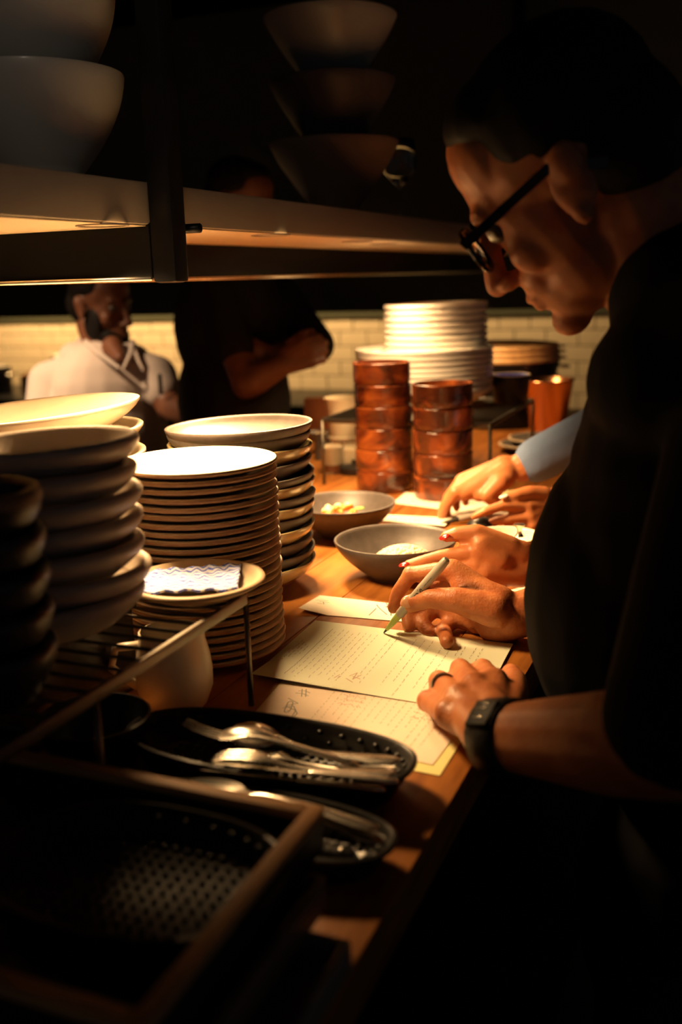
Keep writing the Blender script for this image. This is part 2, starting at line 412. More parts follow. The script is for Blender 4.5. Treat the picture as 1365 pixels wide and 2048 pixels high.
HEAT=(1.0,.60,.26)
LAMPS=[(-.72,1.01,33),(-.72,1.45,52),(-.745,1.88,15),(-.77,2.10,11),(-.745,2.6,15)]
LN=['nearest to the black post','second from the black post','third from the black post','above the white bowls','furthest from the black post']
for i,(x,y,p) in enumerate(LAMPS):
    h=empty('heat_lamp',(x,y,zb),'round heat lamp set under the steel shelf, '+LN[i],'lamp','heat lamps under the shelf')
    g=Geo(); g.lathe([(.031,-.0005),(.031,-.0025),(.028,-.0025),(.028,-.0005)],28,(x,y,zb),closed=True); g.obj('bezel',MT['taupe'],h,ang=40)
    g=Geo(); g.lathe([(0,-.0008),(.028,-.0008)],28,(x,y,zb)); g.obj('lens',MT['lampglow'],h)
    ld=bpy.data.lights.new('heat_lamp_light','SPOT'); ld.energy=p; ld.color=HEAT; ld.spot_size=math.radians(124); ld.spot_blend=.4; ld.shadow_soft_size=.06
    lo=bpy.data.objects.new('heat_lamp_light',ld); COL.objects.link(lo); lo.parent=h; lo.location=(0,0,-.062)
def downlight(name,loc,target,power,col,label,size=70,rad=.05):
    h=empty(name,loc,label,'lamp')
    d=(V(target)-V(loc)).normalized(); R=frame(d,(0.01,0,1) if abs(d.z)<.9 else (0,1,0))
    Rz=Matrix((R.col[1],R.col[2],R.col[0])).transposed()
    g=Geo(); g.lathe([(.0,-.13),(.03,-.13),(.05,-.1),(.06,.02),(.055,.02),(.045,-.09),(0,-.1)],24,loc,R=Rz); g.obj('shade',MT['blackmetal'],h,ang=50)
    g=Geo(); g.tube([V(loc)-d*.12,V((loc[0],loc[1],2.9))],.008,8); g.obj('stem',MT['blackmetal'],h)
    g=Geo(); g.ell(V(loc)-d*.05,(.03,.03,.03)); g.obj('bulb',MT['lampglow'],h)
    ld=bpy.data.lights.new(name+'_light','SPOT'); ld.energy=power; ld.color=col; ld.spot_size=math.radians(size); ld.spot_blend=.8; ld.shadow_soft_size=rad
    lo=bpy.data.objects.new(name+'_light',ld); COL.objects.link(lo); lo.parent=h; lo.location=d*.03
    lo.rotation_mode='QUATERNION'; lo.rotation_quaternion=d.to_track_quat('-Z','Y')
# extractor hood over the bench, its lamps wash the tiles
HY=4.22; hz_=PYp(500,628,HY).z
hd_=empty('extractor_hood',(-2.6,HY,hz_),'long dark extractor hood above the tiled wall','hood')
bbox('front_panel',(-2.3,HY+.01,(hz_+2.75)/2),(5.2,.02,2.75-hz_),MT['darkpaint'],hd_,.003)
bbox('canopy',(-2.3,(HY+WY)/2,2.1),(5.2,WY-HY-.02,.04),MT['blackmetal'],hd_,.003)
HN=['at its left end','left of its middle','right of its middle','at its right end']
for i,(x,pw) in enumerate(((-3.9,66),(-3.1,58),(-2.1,46),(-1.1,20))):
    h=empty('hood_lamp',(x,4.42,2.06),'round lamp under the extractor hood '+HN[i],'lamp','lamps under the extractor hood')
    g=Geo(); g.lathe([(0,0),(.07,0),(.07,-.03),(.06,-.03),(.055,-.01),(0,-.008)],28,(x,4.42,2.06)); g.obj('housing',MT['steel'],h,ang=40)
    g=Geo(); g.lathe([(0,-.03),(.03,-.028),(.056,-.015)],28,(x,4.42,2.06)); g.obj('lens',MT['lampglow'],h)
    ld=bpy.data.lights.new('hood_lamp_light','SPOT'); ld.energy=pw; ld.color=(1,.59,.235); ld.spot_size=math.radians(150); ld.spot_blend=.5; ld.shadow_soft_size=.05
    lo=bpy.data.objects.new('hood_lamp_light',ld); COL.objects.link(lo); lo.parent=h; lo.location=(0,0,-.06)
downlight('added_cook_spot',(-2.35,1.35,2.6),(-1.9,2.45,1.06),240,(1,.64,.36),'added black ceiling spotlight that brightens the cook in white',30,.08)  # added lamp, only there to brighten the white jacket
downlight('dining_spotlight',(.15,-.5,2.6),(-.78,1.0,1.86),11,(1,.8,.58),'black ceiling spotlight on the dining side behind the counter',28,.06)

# ------------------------------------------------------------------ crockery
def bowl_prof(R,H,foot,t=.004,curve=1.6,n=9,lip=.0):
    """outer wall from the foot to the rim, over the lip and down the inside"""
    out=[(0,.003),(foot*.82,.003),(foot*.86,0),(foot,0),(foot,.004)]
    for i in range(1,n+1):
        a=i/n; out.append((foot+(R-foot)*(1-(1-a)**curve), .004+(H-.004)*a))
    k=len(out)
    out[-1]=(R,H-t*.45)
    out += [(R-.0004,H-t*.1),(R-t*.5,H),(R-t,H-t*.15)]
    for i in range(n-1,0,-1):
        a=i/n; out.append((max(foot+(R-foot)*(1-(1-a)**curve)-t*1.15,.002), .004+(H-.004)*a+t*.35))
    out += [(foot*.7,.004+t),(0,.004+t)]
    ms=[0]*(k+1)+[1]*(len(out)-k-2)
    return out,ms
def lip_prof(R,H,foot,lip=.006,t=.006):
    o=[(0,.003),(foot*.85,.003),(foot*.88,0),(foot,0),(foot+.002,.004),(foot+(R-foot)*.55,H*.30),(foot+(R-foot)*.85,H*.62),(R-lip*1.0,H-lip*1.9),(R-lip*.9,H-lip*1.25),(R-lip*.1,H-lip*1.05),(R,H-lip*.6),(R-lip*.1,H-.0008),(R-lip*.5,H),(R-lip*1.5,H-.002),(foot+(R-foot)*.8-t,H*.62),(foot+(R-foot)*.5-t,H*.30+t*.5),(foot*.9,.009),(0,.008)]
    return o,[0]*(len(o)-1)
def bowl_mesh(name,R,H,foot,m_out,m_in,t=.004,curve=1.6,seg=56,prof=None):
    p,ms=prof if prof else bowl_prof(R,H,foot,t,curve)
    g=Geo(); g.lathe(p,seg,mats=ms); return g.mesh(name,[m_out,m_in],ang=60)
def plate_prof(R,H,t=.005,foot=None):
    foot=foot or R*.6
    o=[(0,.003),(foot-.008,.003),(foot-.006,0),(foot,0),(foot+.004,.003),(R*.86,H*.5),(R-.002,H-t*.8),(R,H-t*.4),(R-.001,H),(R-.006,H+.0005),(R*.84,H*.55+t*.5),(foot+.002,t+.001),(0,t)]
    return o,[0]*8+[1]*4
def place(name,me,loc,label,cat,group,tilt=(0,0),rz=None):
    o=link(name,me,None,loc,(tilt[0],tilt[1],rz if rz is not None else random.uniform(0,6.28)))
    return tag(o,label,cat,group)

# --- tall stack of tan side plates beside the menu
r=.0975
base=G(572,1292,ZC)-RH*r
me=bowl_mesh('side_plate',r,.016,0,MT['tan'],MT['creamin'],prof=plate_prof(r,.0155,.006,r*.62))
N=24; pitch=.2365/N
for i in range(N):
    k=N-1-i
    lab='cream-faced side plate lying on top of the tall tan plate stack' if k==0 else ORD[k]+' tan side plate from the top of the tall plate stack beside the menu'
    place('side_plate',me,base+V((random.uniform(-.0012,.0012),random.uniform(-.0012,.0012),pitch*i)),lab,'plate','tan side plates in the tall stack',(random.uniform(-.006,.006),random.uniform(-.006,.006)))
STACKA=base.copy()
# --- stack of grey and cream bowls behind it
r=.108
base=G(637,1165,ZC)-RH*r
kinds={'g':('grey','grey'),'d':('darkgrey','grey'),'o':('olive','olive'),'c':('sand','offwhite')}
seq='dodoodgodgg'   # bottom to top
seq='odgodododgodg'
names={'g':'matt grey','d':'dark grey','o':'glossy yellow-cream'}
cnt=len(seq); z=0; hs={'g':.026,'d':.017,'o':.0175}
tot=sum(hs[c] for c in seq[:-1]); scale=(.205)/tot
for i,c in enumerate(seq):
    k=cnt-1-i; mo,mi=kinds[c]
    rr=r*(1-.012*((i*7)%3)); H=.045 if i<cnt-1 else .042
    me=bowl_mesh('grey_bowl',rr,H,rr*.55,MT[mo],MT[mi],.0045,1.9)
    top = k==0
    lab=('matt grey shallow bowl tipped on top of the mixed bowl stack' if top else ORD[k]+' bowl from the top of the mixed stack, '+names[c])
    place('shallow_bowl',me,base+V((random.uniform(-.003,.003),random.uniform(-.003,.003),z)),lab,'bowl','bowls in the mixed grey and cream stack',
      (math.radians(random.uniform(-1.5,1.5)),math.radians(random.uniform(-1.5,1.5))) if not top else (0,math.radians(-1.5)),rz=0)
    z+=hs[c]*scale
# --- rack with the thick off-white bowls (left foreground)
RZ=ZC+.128
rc=G(491,1186,RZ); rx1=rc.x; ry1=rc.y
rx0,ry0=rx1-.27,.50
rk=empty('wire_rack',(rx0,ry0,ZC),'low steel wire rack carrying the off-white bowls and the cloth plate','rack')
bbox('side_rail',(rx1,(ry0+ry1)/2,RZ-.006),(.006,ry1-ry0,.012),MT['wire'],rk,.002)
bbox('side_rail',(rx0,(ry0+ry1)/2,RZ-.006),(.006,ry1-ry0,.012),MT['wire'],rk,.002)
bbox('end_rail',((rx0+rx1)/2,ry1,RZ-.006),(rx1-rx0,.006,.012),MT['wire'],rk,.002)
bbox('end_rail',((rx0+rx1)/2,ry0,RZ-.006),(rx1-rx0,.006,.012),MT['wire'],rk,.002)
for i in range(15):
    y=ry0+.02+(ry1-ry0-.04)*i/14; g=Geo(); g.tube([V((rx0,y,RZ-.003)),V((rx1,y,RZ-.003))],.002,8); g.obj('wire',MT['wire'],rk)
for x,y in ((rx1,ry1),(rx1,.622),(rx0,ry1),(rx0,.622)):
    g=Geo(); g.tube([V((x,y,RZ-.004)),V((x,y,ZC))],.0032,10); g.obj('leg',MT['wire'],rk)
bbx=empty('added_crate',(rx0+.08,.76,ZC),'black plastic crate added to darken the counter under the wire rack beside the jug','crate')  # added box that keeps the counter under the rack dark
bbox('crate_body',(rx0+.058,.765,ZC+.052),(.132,.25,.103),MT['plastic'],bbx,.006)
bbox('crate_lip',(rx0+.058,.765,ZC+.100),(.138,.258,.008),MT['plastic'],bbx,.003)
r=.0895
base=G(300,1247,RZ)-RH*r
def thick_prof(R,H,t=.012):
    o=[(0,.002),(R*.5,.002),(R*.53,0),(R*.6,0),(R*.68,.004),(R*.86,H*.42),(R*.955,H*.62),(R*.995,H*.78),(R,H*.88),(R-t*.12,H*.955),(R-t*.42,H),(R-t*.75,H*.985),(R-t*1.05,H*.9),(R*.82,H*.5),(R*.6,.012),(0,.008)]
    return o,[0]*len(o)
N=7; hz=.170/N
for i in range(N):
    k=N-1-i; rr=r*random.uniform(.975,1.02)
    me=bowl_mesh('thick',rr,.039,0,MT['offwhite'],MT['offwhite'],prof=thick_prof(rr,.039,.011))
    lab='thick-rimmed off-white bowl on top of the stack on the wire rack' if k==0 else ORD[k]+' thick off-white bowl from the top of the stack on the wire rack'
    place('thick_bowl',me,base+V((random.uniform(-.004,.004),random.uniform(-.004,.004),hz*i)),lab,'bowl','thick off-white bowls on the rack',(random.uniform(-.03,.03),random.uniform(-.03,.03)))
STC=base.copy()
# --- wider white bowls behind them
r=.15
ctr=U(285,818,1.33)-RH*r
z0=ZC; topz=ctr.z-.045
N=9; step=(topz-z0)/(N-1)
for i in range(N):
    k=N-1-i
    me=bowl_mesh('wide',r*(1-.01*(i%2)),.05,r*.5,MT['cream'],MT['cream'],.007,1.7)
    lab='wide cream bowl tipped on top of the stack behind the rack' if k==0 else ORD[k]+' wide cream bowl from the top of the stack behind the rack'
    place('wide_bowl',me,V((ctr.x+random.uniform(-.003,.003),ctr.y+random.uniform(-.003,.003),z0+step*i)),lab,'bowl','wide cream bowls behind the rack',
      (0,math.radians(-4)) if k==0 else (0,math.radians(-2) if k==1 else 0),rz=AZ)
# --- dark bowl at the far left front
r=.055
c=U(78,972,.76)-RH*r
me=bowl_mesh('dk',r,.05,0,MT['plastic'],MT['plastic'],prof=(thick_prof(r,.05,.010)[0],[0]*7+[1]*5+[0]*3)); me.materials[1]=MT['tan']
me_b=bowl_mesh('dk',r,.05,0,MT['plastic'],MT['plastic'],prof=thick_prof(r,.05,.010))
NN=5
zz=RZ
st=(c.z-.05-zz)/(NN-1)
for i in range(NN):
    k=NN-1-i
    lab='dark bowl with a brown rim on top of the left edge stack' if k==0 else ORD[k]+' dark bowl from the top of the stack at the left edge'
    place('dark_bowl',me if k==0 else me_b,V((c.x,c.y,zz+st*i)),lab,'bowl','dark bowls stacked at the left edge')
# --- plate with cloth on the rack
r=.0735
pcn=G(531,1150,RZ+.018)-RH*r
me=bowl_mesh('cloth_plate',r,.018,0,MT['sand'],MT['sand'],prof=plate_prof(r,.0175,.005,r*.6))
CP=place('small_plate',me,V((pcn.x,pcn.y,RZ)),'sand coloured plate holding the folded blue cloth on the rack','plate',None)
# folded cloth
g=Geo(); nu,nv=48,30; W,D=.125,.084
ang=AZ+math.radians(4); ex=V((math.cos(ang),math.sin(ang),0)); ey=V((-math.sin(ang),math.cos(ang),0))
cc=V((pcn.x,pcn.y,RZ))+RH*(-.012)
vs=[]; uvs=[]
def cloth_h(u,v):
    e=max(abs(u)*1.05,abs(v))
    return .0125+.0025*max(0,1-e*.9)+.0011*math.sin(u*17+ (v*8))+.0015*noise.noise(V((u*3,v*3,.3)))+.0035*max(0,e-.62)/.38
for lay in (0,1):
    for j in range(nv+1):
        for i in range(nu+1):
            u=i/nu*2-1; v=j/nv*2-1
            sx=1-.16*(v*.5+.5)+.01*math.sin(v*14); sy=1+.10*u+.012*math.sin(u*16)
            p=cc+ex*(u*W/2*sx+.006*v)+ey*(v*D/2*sy)
            h=cloth_h(u,v)
            if lay: h-=.0022
            vs.append(V((p.x,p.y,RZ+h+.001))); uvs.append((i/nu,j/nv))
fs=[]; S=(nu+1)*(nv+1)
for j in range(nv):
    for i in range(nu):
        a=j*(nu+1)+i; fs.append((a,a+1,a+nu+2,a+nu+1)); fs.append((S+a,S+a+nu+1,S+a+nu+2,S+a+1))
bd=[i for i in range(nu+1)]+[j*(nu+1)+nu for j in range(1,nv+1)]+[nv*(nu+1)+i for i in range(nu-1,-1,-1)]+[j*(nu+1) for j in range(nv-1,0,-1)]
for q in range(len(bd)):
    a,b2=bd[q],bd[(q+1)%len(bd)]; fs.append((b2,a,S+a,S+b2))
me=meshd('cloth',[v-pcn for v in vs],fs,MT['chevron'])
ul=me.uv_layers.new(name='UVMap')
for lp in me.loops: ul.data[lp.index].uv=uvs[lp.vertex_index]
o=link('dish_cloth',me,None,pcn); tag(o,'folded white cloth with blue zigzag stripes on the small plate','cloth')
# --- cream jug under the rack
jb=G(345,1440,ZC); jb=G(345,1432,ZC)+FH*.03
jr=.042
jg=empty('cream_jug',(jb.x,jb.y,ZC),'rounded cream jug standing half hidden beneath the wire rack','jug')
g=Geo(); g.lathe([(0,.002),(.028,.002),(.031,0),(.034,.003),(jr*.98,.022),(jr,.04),(jr*.95,.058),(jr*.86,.074),(jr*.84,.086),(jr*.80,.0865),(jr*.79,.074),(jr*.88,.056),(jr*.92,.04),(.030,.01),(0,.008)],40,(jb.x,jb.y,ZC)); g.obj('body',MT['cream'],jg,ang=60)
g=Geo(); hd=-RH; g.tube([V((jb.x,jb.y,ZC))+hd*(jr*.86)+ZUP*.07,V((jb.x,jb.y,ZC))+hd*(jr+.02)+ZUP*.068,V((jb.x,jb.y,ZC))+hd*(jr+.026)+ZUP*.045,V((jb.x,jb.y,ZC))+hd*(jr*.96)+ZUP*.022],.005,10); g.obj('handle',MT['cream'],jg)

# --- charcoal bowls with food
def food_bowl(px,py,r,h,label):
    c=G(px,py,ZC+h); me=bowl_mesh('food_bowl',r,h,r*.42,MT['charcoal'],MT['charcoal'],.0042,1.55,72)
    return c, place('food_bowl',me,V((c.x,c.y,ZC)),label,'bowl','charcoal serving bowls',rz=0)
c1,_=food_bowl(791,1076,.0935,.062,'charcoal bowl of risotto in front of the red-nailed hand')
c2,_=food_bowl(686,1003,.094,.062,'charcoal bowl of vegetables half behind the mixed bowl stack')
# risotto
g=Geo(); rnd=random.Random(3)
cx=V((c1.x,c1.y,ZC+.020))+RH*.012
g.lathe([(0,.026),(.02,.0245),(.036,.018),(.046,.008),(.048,0),(0,0)][::-1],36,cx)
for i in range(420):
    a=rnd.uniform(0,6.28); q=math.sqrt(rnd.random())*.05
    zz=.027*max(0,1-(q/.053)**2.2)
    R=Matrix.Rotation(rnd.uniform(0,6.28),3,'Z')@Matrix.Rotation(rnd.uniform(-.6,.6),3,'X')
    g.ell(cx+V((q*math.cos(a),q*math.sin(a),zz)),(.0052,.0032,.0030),R,7,5)
o=g.obj('risotto',MT['rice'],None,loc=cx); tag(o,'mound of creamy risotto in the nearer charcoal bowl','food',kind='stuff')
# vegetables
cx=V((c2.x,c2.y,ZC+.022)); k=0
vl={0:'pale vegetable chunk',1:'orange vegetable piece',2:'green herb leaf'}
for i in range(26):
    a=rnd.uniform(0,6.28); q=math.sqrt(rnd.random())*.046; t=[1,0,1,2,0][i%5]
    zz=.012+.014*max(0,1-(q/.05)**2)+.004*(i%2); p=cx+V((q*math.cos(a),q*math.sin(a),zz))
    R=Matrix.Rotation(rnd.uniform(0,6.28),3,'Z')@Matrix.Rotation(rnd.uniform(-.8,.8),3,'X')
    g=Geo(); s=[(.009,.008,.007),(.012,.006,.005),(.010,.005,.0015)][t]
    g.ell((0,0,0),s,R,10,7)
    me=g.mesh('veg',[MT['veg1'],MT['veg2'],MT['veg3']][t])
    for v in me.vertices: v.co *= 1+.22*noise.noise(v.co*160+V((i,0,0)))
    o=link('vegetable_piece',me,None,p); tag(o,vl[t]+' in the further charcoal bowl','food','vegetables in the far bowl')
g=Geo(); g.lathe([(0,.014),(.03,.011),(.045,.002),(.047,-.004),(0,-.006)][::-1],30,cx); o=g.obj('grain_bed',MT['rice'],None,loc=cx); tag(o,'bed of grain under the vegetables in the far bowl','food',kind='stuff')

# --- rust orange bowls, two towers
def tower(px,py,n,h,r,where):
    b=G(px,py,ZC); b=V((b.x,b.y,ZC))
    p=[(0,.003),(r*.82,.003),(r*.84,0),(r*.925,0),(r*.94,.0015),(r*.98,.0055),(r*.992,.016),(r*.992,h-.006),(r,h-.0035),(r*.998,h-.0008),(r*.985,h),(r*.945,h),(r*.93,h-.004),(r*.925,.02),(r*.86,.009),(0,.007)]
    g=Geo(); g.lathe(p,52); me=g.mesh('rust_bowl',MT['rust'],ang=60)
    for i in range(n):
        k=n-1-i
        lab=('rust-orange glazed bowl on top of the '+where) if k==0 else ORD[k]+' rust-orange bowl from the top of the '+where
        place('rust_bowl',me,b+V((random.uniform(-.0015,.0015),random.uniform(-.0015,.0015),i*(h-.0005))),lab,'bowl','rust-orange glazed bowls')
    return b
b1=tower(770,978,6,.0462,.0615,'taller tower of six bowls')
b2=tower(888,992,5,.0475,.062,'shorter tower of five bowls')

# --- far wire rack with the white crockery
R2=ZC+.148
q=G(981,846,R2); fx1,fy1=q.x,q.y   # near right corner
fx0,fyb=fx1-.38,fy1+.42
rk=empty('wire_rack',(fx0,fy1,ZC),'steel wire rack under the white plate stack behind the orange bowls','rack')
for x in (fx0,fx1): bbox('side_rail',(x,(fy1+fyb)/2,R2-.005),(.006,fyb-fy1,.010),MT['wire'],rk,.002)
for y in (fy1,fyb): bbox('end_rail',((fx0+fx1)/2,y,R2-.005),(fx1-fx0,.006,.010),MT['wire'],rk,.002)
for i in range(24):
    y=fy1+.012+(fyb-fy1-.024)*i/23; g=Geo(); g.tube([V((fx0,y,R2-.002)),V((fx1,y,R2-.002))],.002,6); g.obj('wire',MT['wire'],rk)
for x in (fx0,fx1):
    for y in (fy1,fyb): g=Geo(); g.tube([V((x,y,R2-.004)),V((x,y,ZC))],.004,10); g.obj('leg',MT['wire'],rk)
ws=U(849,715,2.36); r=.163; hb=ZC+.285-R2
me=bowl_mesh('big',r,.050,0,MT['white'],MT['white'],prof=lip_prof(r,.050,r*.52,.0085))
N=8; st=(hb-.050)/(N-1)
for i in range(N):
    k=N-1-i; place('wide_plate',me,V((ws.x,ws.y,R2+i*st)),('wide white bowl on top of the lower white stack' if k==0 else ORD[k]+' wide white bowl from the top of the lower white stack'),'bowl','wide white bowls on the far rack',(random.uniform(-.01,.01),random.uniform(-.01,.01)))
r=.1225; wt=U(872,605,2.34); zb2=R2+hb-.055
me=bowl_mesh('small',r,.058,0,MT['white'],MT['white'],prof=lip_prof(r,.058,r*.62,.009))
htop=wt.z-zb2; N=8; st=(htop-.058)/(N-1)
for i in range(N):
    k=N-1-i; place('deep_bowl',me,V((wt.x,wt.y,zb2+i*st)),('white bowl at the very top of the tall white stack' if k==0 else ORD[k]+' ridged white bowl from the top of the tall white stack'),'bowl','smaller white bowls on the far rack',(random.uniform(-.008,.008),math.radians(-.8)),rz=AZ)
# ------------------------------------------------------------------ bowls on the upper shelf
def shelf_stack(px,dx,r,H,foot,steps,m,labels,curve=1.5):
    y=PX(px,400,XF-dx).y; z=zt+.001
    for i,(st,mm,lab) in enumerate(zip(steps,m,labels)):
        me=bowl_mesh('shelf_bowl',r*(1-.03*(i%2)),H,foot,MT[mm],MT[mm],.006,curve)
        place('shelf_bowl',me,V((XF-dx,y,z)),lab,'bowl','bowls on the upper shelf'); z+=st
shelf_stack(86,.118,.108,.122,.046,[.09,.085,.085],['shelfbowl']*3,['large grey bowl standing on the shelf left of the black post','second grey bowl nested in the large bowl left of the post','third grey bowl at the head of the stack left of the post'],1.75)
shelf_stack(672,.145,.135,.15,.035,[.12,.12,.05],['brownbowl','charcoal','shelfbowl'],['brown bowl standing on the shelf right of the black post','charcoal bowl nested above the brown shelf bowl','grey bowl at the head of the stack right of the post'],1.25)
# stemmed glass beside them
gy2=PX(800,380,XF-.12).y; gb=V((XF-.12,gy2,zt+.001))
g=Geo(); g.lathe([(0,.001),(.034,.001),(.034,.003),(.006,.006),(.004,.02),(.004,.08),(.012,.09),(.036,.115),(.042,.15),(.036,.19),(.0348,.19),(.0405,.15),(.0345,.116),(.01,.093),(0,.091)],32,gb)
o=g.obj('wine_glass',MT['glass'],None,loc=gb); tag(o,'clear stemmed glass on the shelf beside the brown bowl','glass')

# ------------------------------------------------------------------ things at the far end of the pass
def simple(name,prof,loc,mats,label,cat,group=None,seg=36,ms=None):
    g=Geo(); g.lathe(prof,seg,mats=ms); o=link(name,g.mesh(name,mats,ang=55),None,loc); return tag(o,label,cat,group)
def at(px,py,z,back=0):
    p=G(px,py,z)+FH*back; return V((p.x,p.y,ZC))
# frosted container
p=U(692,845,2.5); bz=ZC; H=U(692,793,2.5).z-bz
ct=empty('plastic_container',(p.x,p.y,bz),'frosted plastic container behind the taller orange tower','container')
h0=H
g=Geo(); g.lathe([(0,.002),(.03,.002),(.034,0),(.038,.004),(.045,h0-.03),(.052,h0-.005),(.054,h0),(.051,h0),(.043,h0-.03),(.035,.008),(0,.006)],36,(p.x,p.y,bz)); g.obj('body',MT['milk'],ct,ang=55)
g=Geo(); g.lathe([(.047,h0-.10),(.049,h0-.097),(.047,h0-.094)],36,(p.x,p.y,bz)); g.obj('band',MT['milk'],ct)
# glass of white with sauce below
p=at(666,950,ZC,.03)
gl=empty('sauce_glass',p,'short glass of white cream over brown sauce beside the grey stack','glass')
g=Geo(); g.lathe([(0,.001),(.026,.001),(.027,.003),(.028,.075),(.0268,.075),(.0255,.005),(0,.004)],32,p); g.obj('tumbler',MT['glass'],gl,ang=55)
g=Geo(); g.lathe([(0,.0045),(.0252,.0045),(.0254,.022),(0,.022)],28,p); g.obj('sauce',MT['sauce'],gl,ang=55)
g=Geo(); g.lathe([(0,.0222),(.0254,.0222),(.0262,.062),(.018,.066),(0,.064)],28,p); g.obj('cream',MT['milk'],gl,ang=55)
p=at(705,945,ZC,.03)
simple('white_pot',[(0,.001),(.026,.001),(.03,.004),(.032,.055),(.030,.056),(.028,.01),(0,.008)],p,[MT['milk']],'small pale pot between the glass and the orange tower','pot')
p=at(712,958,ZC,.07)
simple('black_dish',[(0,0),(.034,0),(.036,.003),(.036,.016),(.03,.02),(.008,.024),(.008,.032),(0,.033)],p,[MT['plastic']],'low black covered dish beside the small pale pot','dish')
for px,dd,zz,lab in ((645,.12,.07,'dark saucer of sauce nearest the grey stack'),(690,.26,.085,'dark saucer of sauce behind the small pale pot')):
    p=at(px,945,ZC,dd+.06); s=empty('sauce_dish',p,lab,'dish','sauce dishes')
    g=Geo(); g.lathe([(0,0),(.02,0),(.022,zz-.02),(.036,zz),(.034,zz+.001),(.02,zz-.014),(0,zz-.014)],30,p); g.obj('pedestal_dish',MT['darkgrey'],s,ang=55)
    g=Geo(); g.ell(p+ZUP*(zz-.006),(.022,.022,.006)); g.obj('sauce',MT['sand'],s)
p=at(640,945,ZC,.50); bx=cbox('brown_box',p+ZUP*.06,(.09,.06,.12),MT['sauce'],.003,.3); tag(bx,'brown box standing behind the sauce dishes','box')
# blue-lined crock
bq=G(1022,804,R2); dd_=(bq-CAMP).dot(FWD); p=V((bq.x,bq.y,U(1022,747,dd_).z))
simple('crock',[(0,.001),(.038,.001),(.040,.004),(.045,p.z-R2-.01),(.0475,p.z-R2-.002),(.0465,p.z-R2),(.042,p.z-R2),(.0405,p.z-R2-.0012),(.038,p.z-R2-.011),(0,p.z-R2-.013)],V((p.x,p.y,R2)),[MT['plastic'],MT['sand'],MT['blue']],'dark crock with a cream rim and blue inside on the far rack','crock',ms=[0,0,0,0,1,1,1,2,2,2])
# copper cooler
p=U(1097,758,2.78); h=p.z-ZC
cp=empty('copper_cooler',(p.x,p.y,ZC),'tapered copper cooler beyond the far rack','pot')
g=Geo(); g.lathe([(0,.001),(.045,.001),(.047,.004),(.07,h-.006),(.0735,h-.002),(.0725,h),(.067,h-.004),(.044,.012),(0,.01)],44,(p.x,p.y,ZC)); g.obj('body',MT['copper'],cp,ang=50)
g=Geo(); g.tube([V((p.x,p.y,ZC))+V((.0725*math.cos(t*6.2832/40),.0725*math.sin(t*6.2832/40),h-.002)) for t in range(40)],.0022,8,closed=True); g.obj('rolled_rim',MT['copper'],cp)
qd=G(205,1490,ZC+.02)
simple('black_dish',[(0,0),(.036,0),(.04,.004),(.052,.034),(.055,.046),(.052,.047),(.046,.034),(.034,.008),(0,.007)],V((qd.x-.012,qd.y+.006,ZC)),[MT['plastic']],'small black dish added to darken the counter between the rack and the wooden tray','dish')  # added dish, covers a patch of counter that came out too bright
# stack of dark pans with wooden boards on top
p=U(1120,682,3.02); r=.175
c=V((p.x,p.y,0))-RH*r; zz=ZC; topz=p.z-.052
n=4; ph=(topz-ZC)/n
pm=Geo(); pm.lathe([(0,.001),(r*.9,.001),(r*.94,.004),(r*.985,ph-.006),(r*.99,ph-.001),(r*.97,ph-.001),(r*.93,.01),(0,.006)],48); pme=pm.mesh('pan',MT['blackmetal'],ang=50)
for i in range(n):
    k=n-1-i
    pe=empty('round_pan',V((c.x,c.y,zz)),ORD[k]+' black round pan from the top beneath the wooden boards','pan','black pans at the far end')
    link('pan_body',pme,pe)
    hp=V((c.x,c.y,zz))+RH*(r*.955)-FH*.05+ZUP*(ph*.6)
    g=Geo(); g.tube([hp-FH*.02,hp-FH*.018+RH*.022,hp+FH*.018+RH*.022,hp+FH*.02],.004,8); g.obj('handle',MT['cutlery'],pe)
    zz+=ph
for i in range(3):
    k=2-i; rr=r*(1.0-.012*i); be=empty('round_board',V((c.x,c.y,zz)),(ORD[k]+' round wooden board from the top of the far stack') if k else 'round wooden board on top of the stack of pans','board','round boards at the far end')
    be.rotation_euler=(math.radians(random.uniform(-.6,.6)),math.radians(random.uniform(-.6,.6)),0)
    g=Geo(); g.lathe([(0,0),(rr*.985,0),(rr,.003),(rr,.012),(rr*.985,.0155),(0,.0155)],56); link('board_disc',g.mesh('board_disc',MT['board'],ang=50),be)
    g=Geo(); hp=RH*(rr-.004)-FH*.03+ZUP*.008; g.tube([hp-FH*.012,hp+RH*.016-FH*.01,hp+RH*.016+FH*.01,hp+FH*.012],.003,8); link('metal_loop',g.mesh('metal_loop',MT['cutlery']),be)
    zz+=.0172
# tan rimmed dark plates
p=at(1085,884,ZC+.02)
for i in range(2):
    r=.088
    me=bowl_mesh('rim_plate',r,.022,0,MT['darkgrey'],MT['darkgrey'],prof=(plate_prof(r,.021,.005,r*.6)[0],[0,0,0,0,0,0,2,2,2,0,0,0])); me.materials.append(MT['sand'])
    place('rimmed_plate',me,p+V((-.02*(1-i),-.02*(1-i),.0125*i)),['lower dark plate with a tan rim near the blue cuff','upper dark plate with a tan rim near the blue cuff'][i],'plate','tan rimmed plates')
# cream bowl with spoon right of the risotto
c=G(1012,1062,ZC+.05); r=.056
me=bowl_mesh('side_bowl',r,.045,r*.5,MT['sand'],MT['cream'],.005,1.6); place('side_bowl',me,V((c.x,c.y,ZC)),'small tan bowl with a cream inside behind the red-nailed hand','bowl',None)
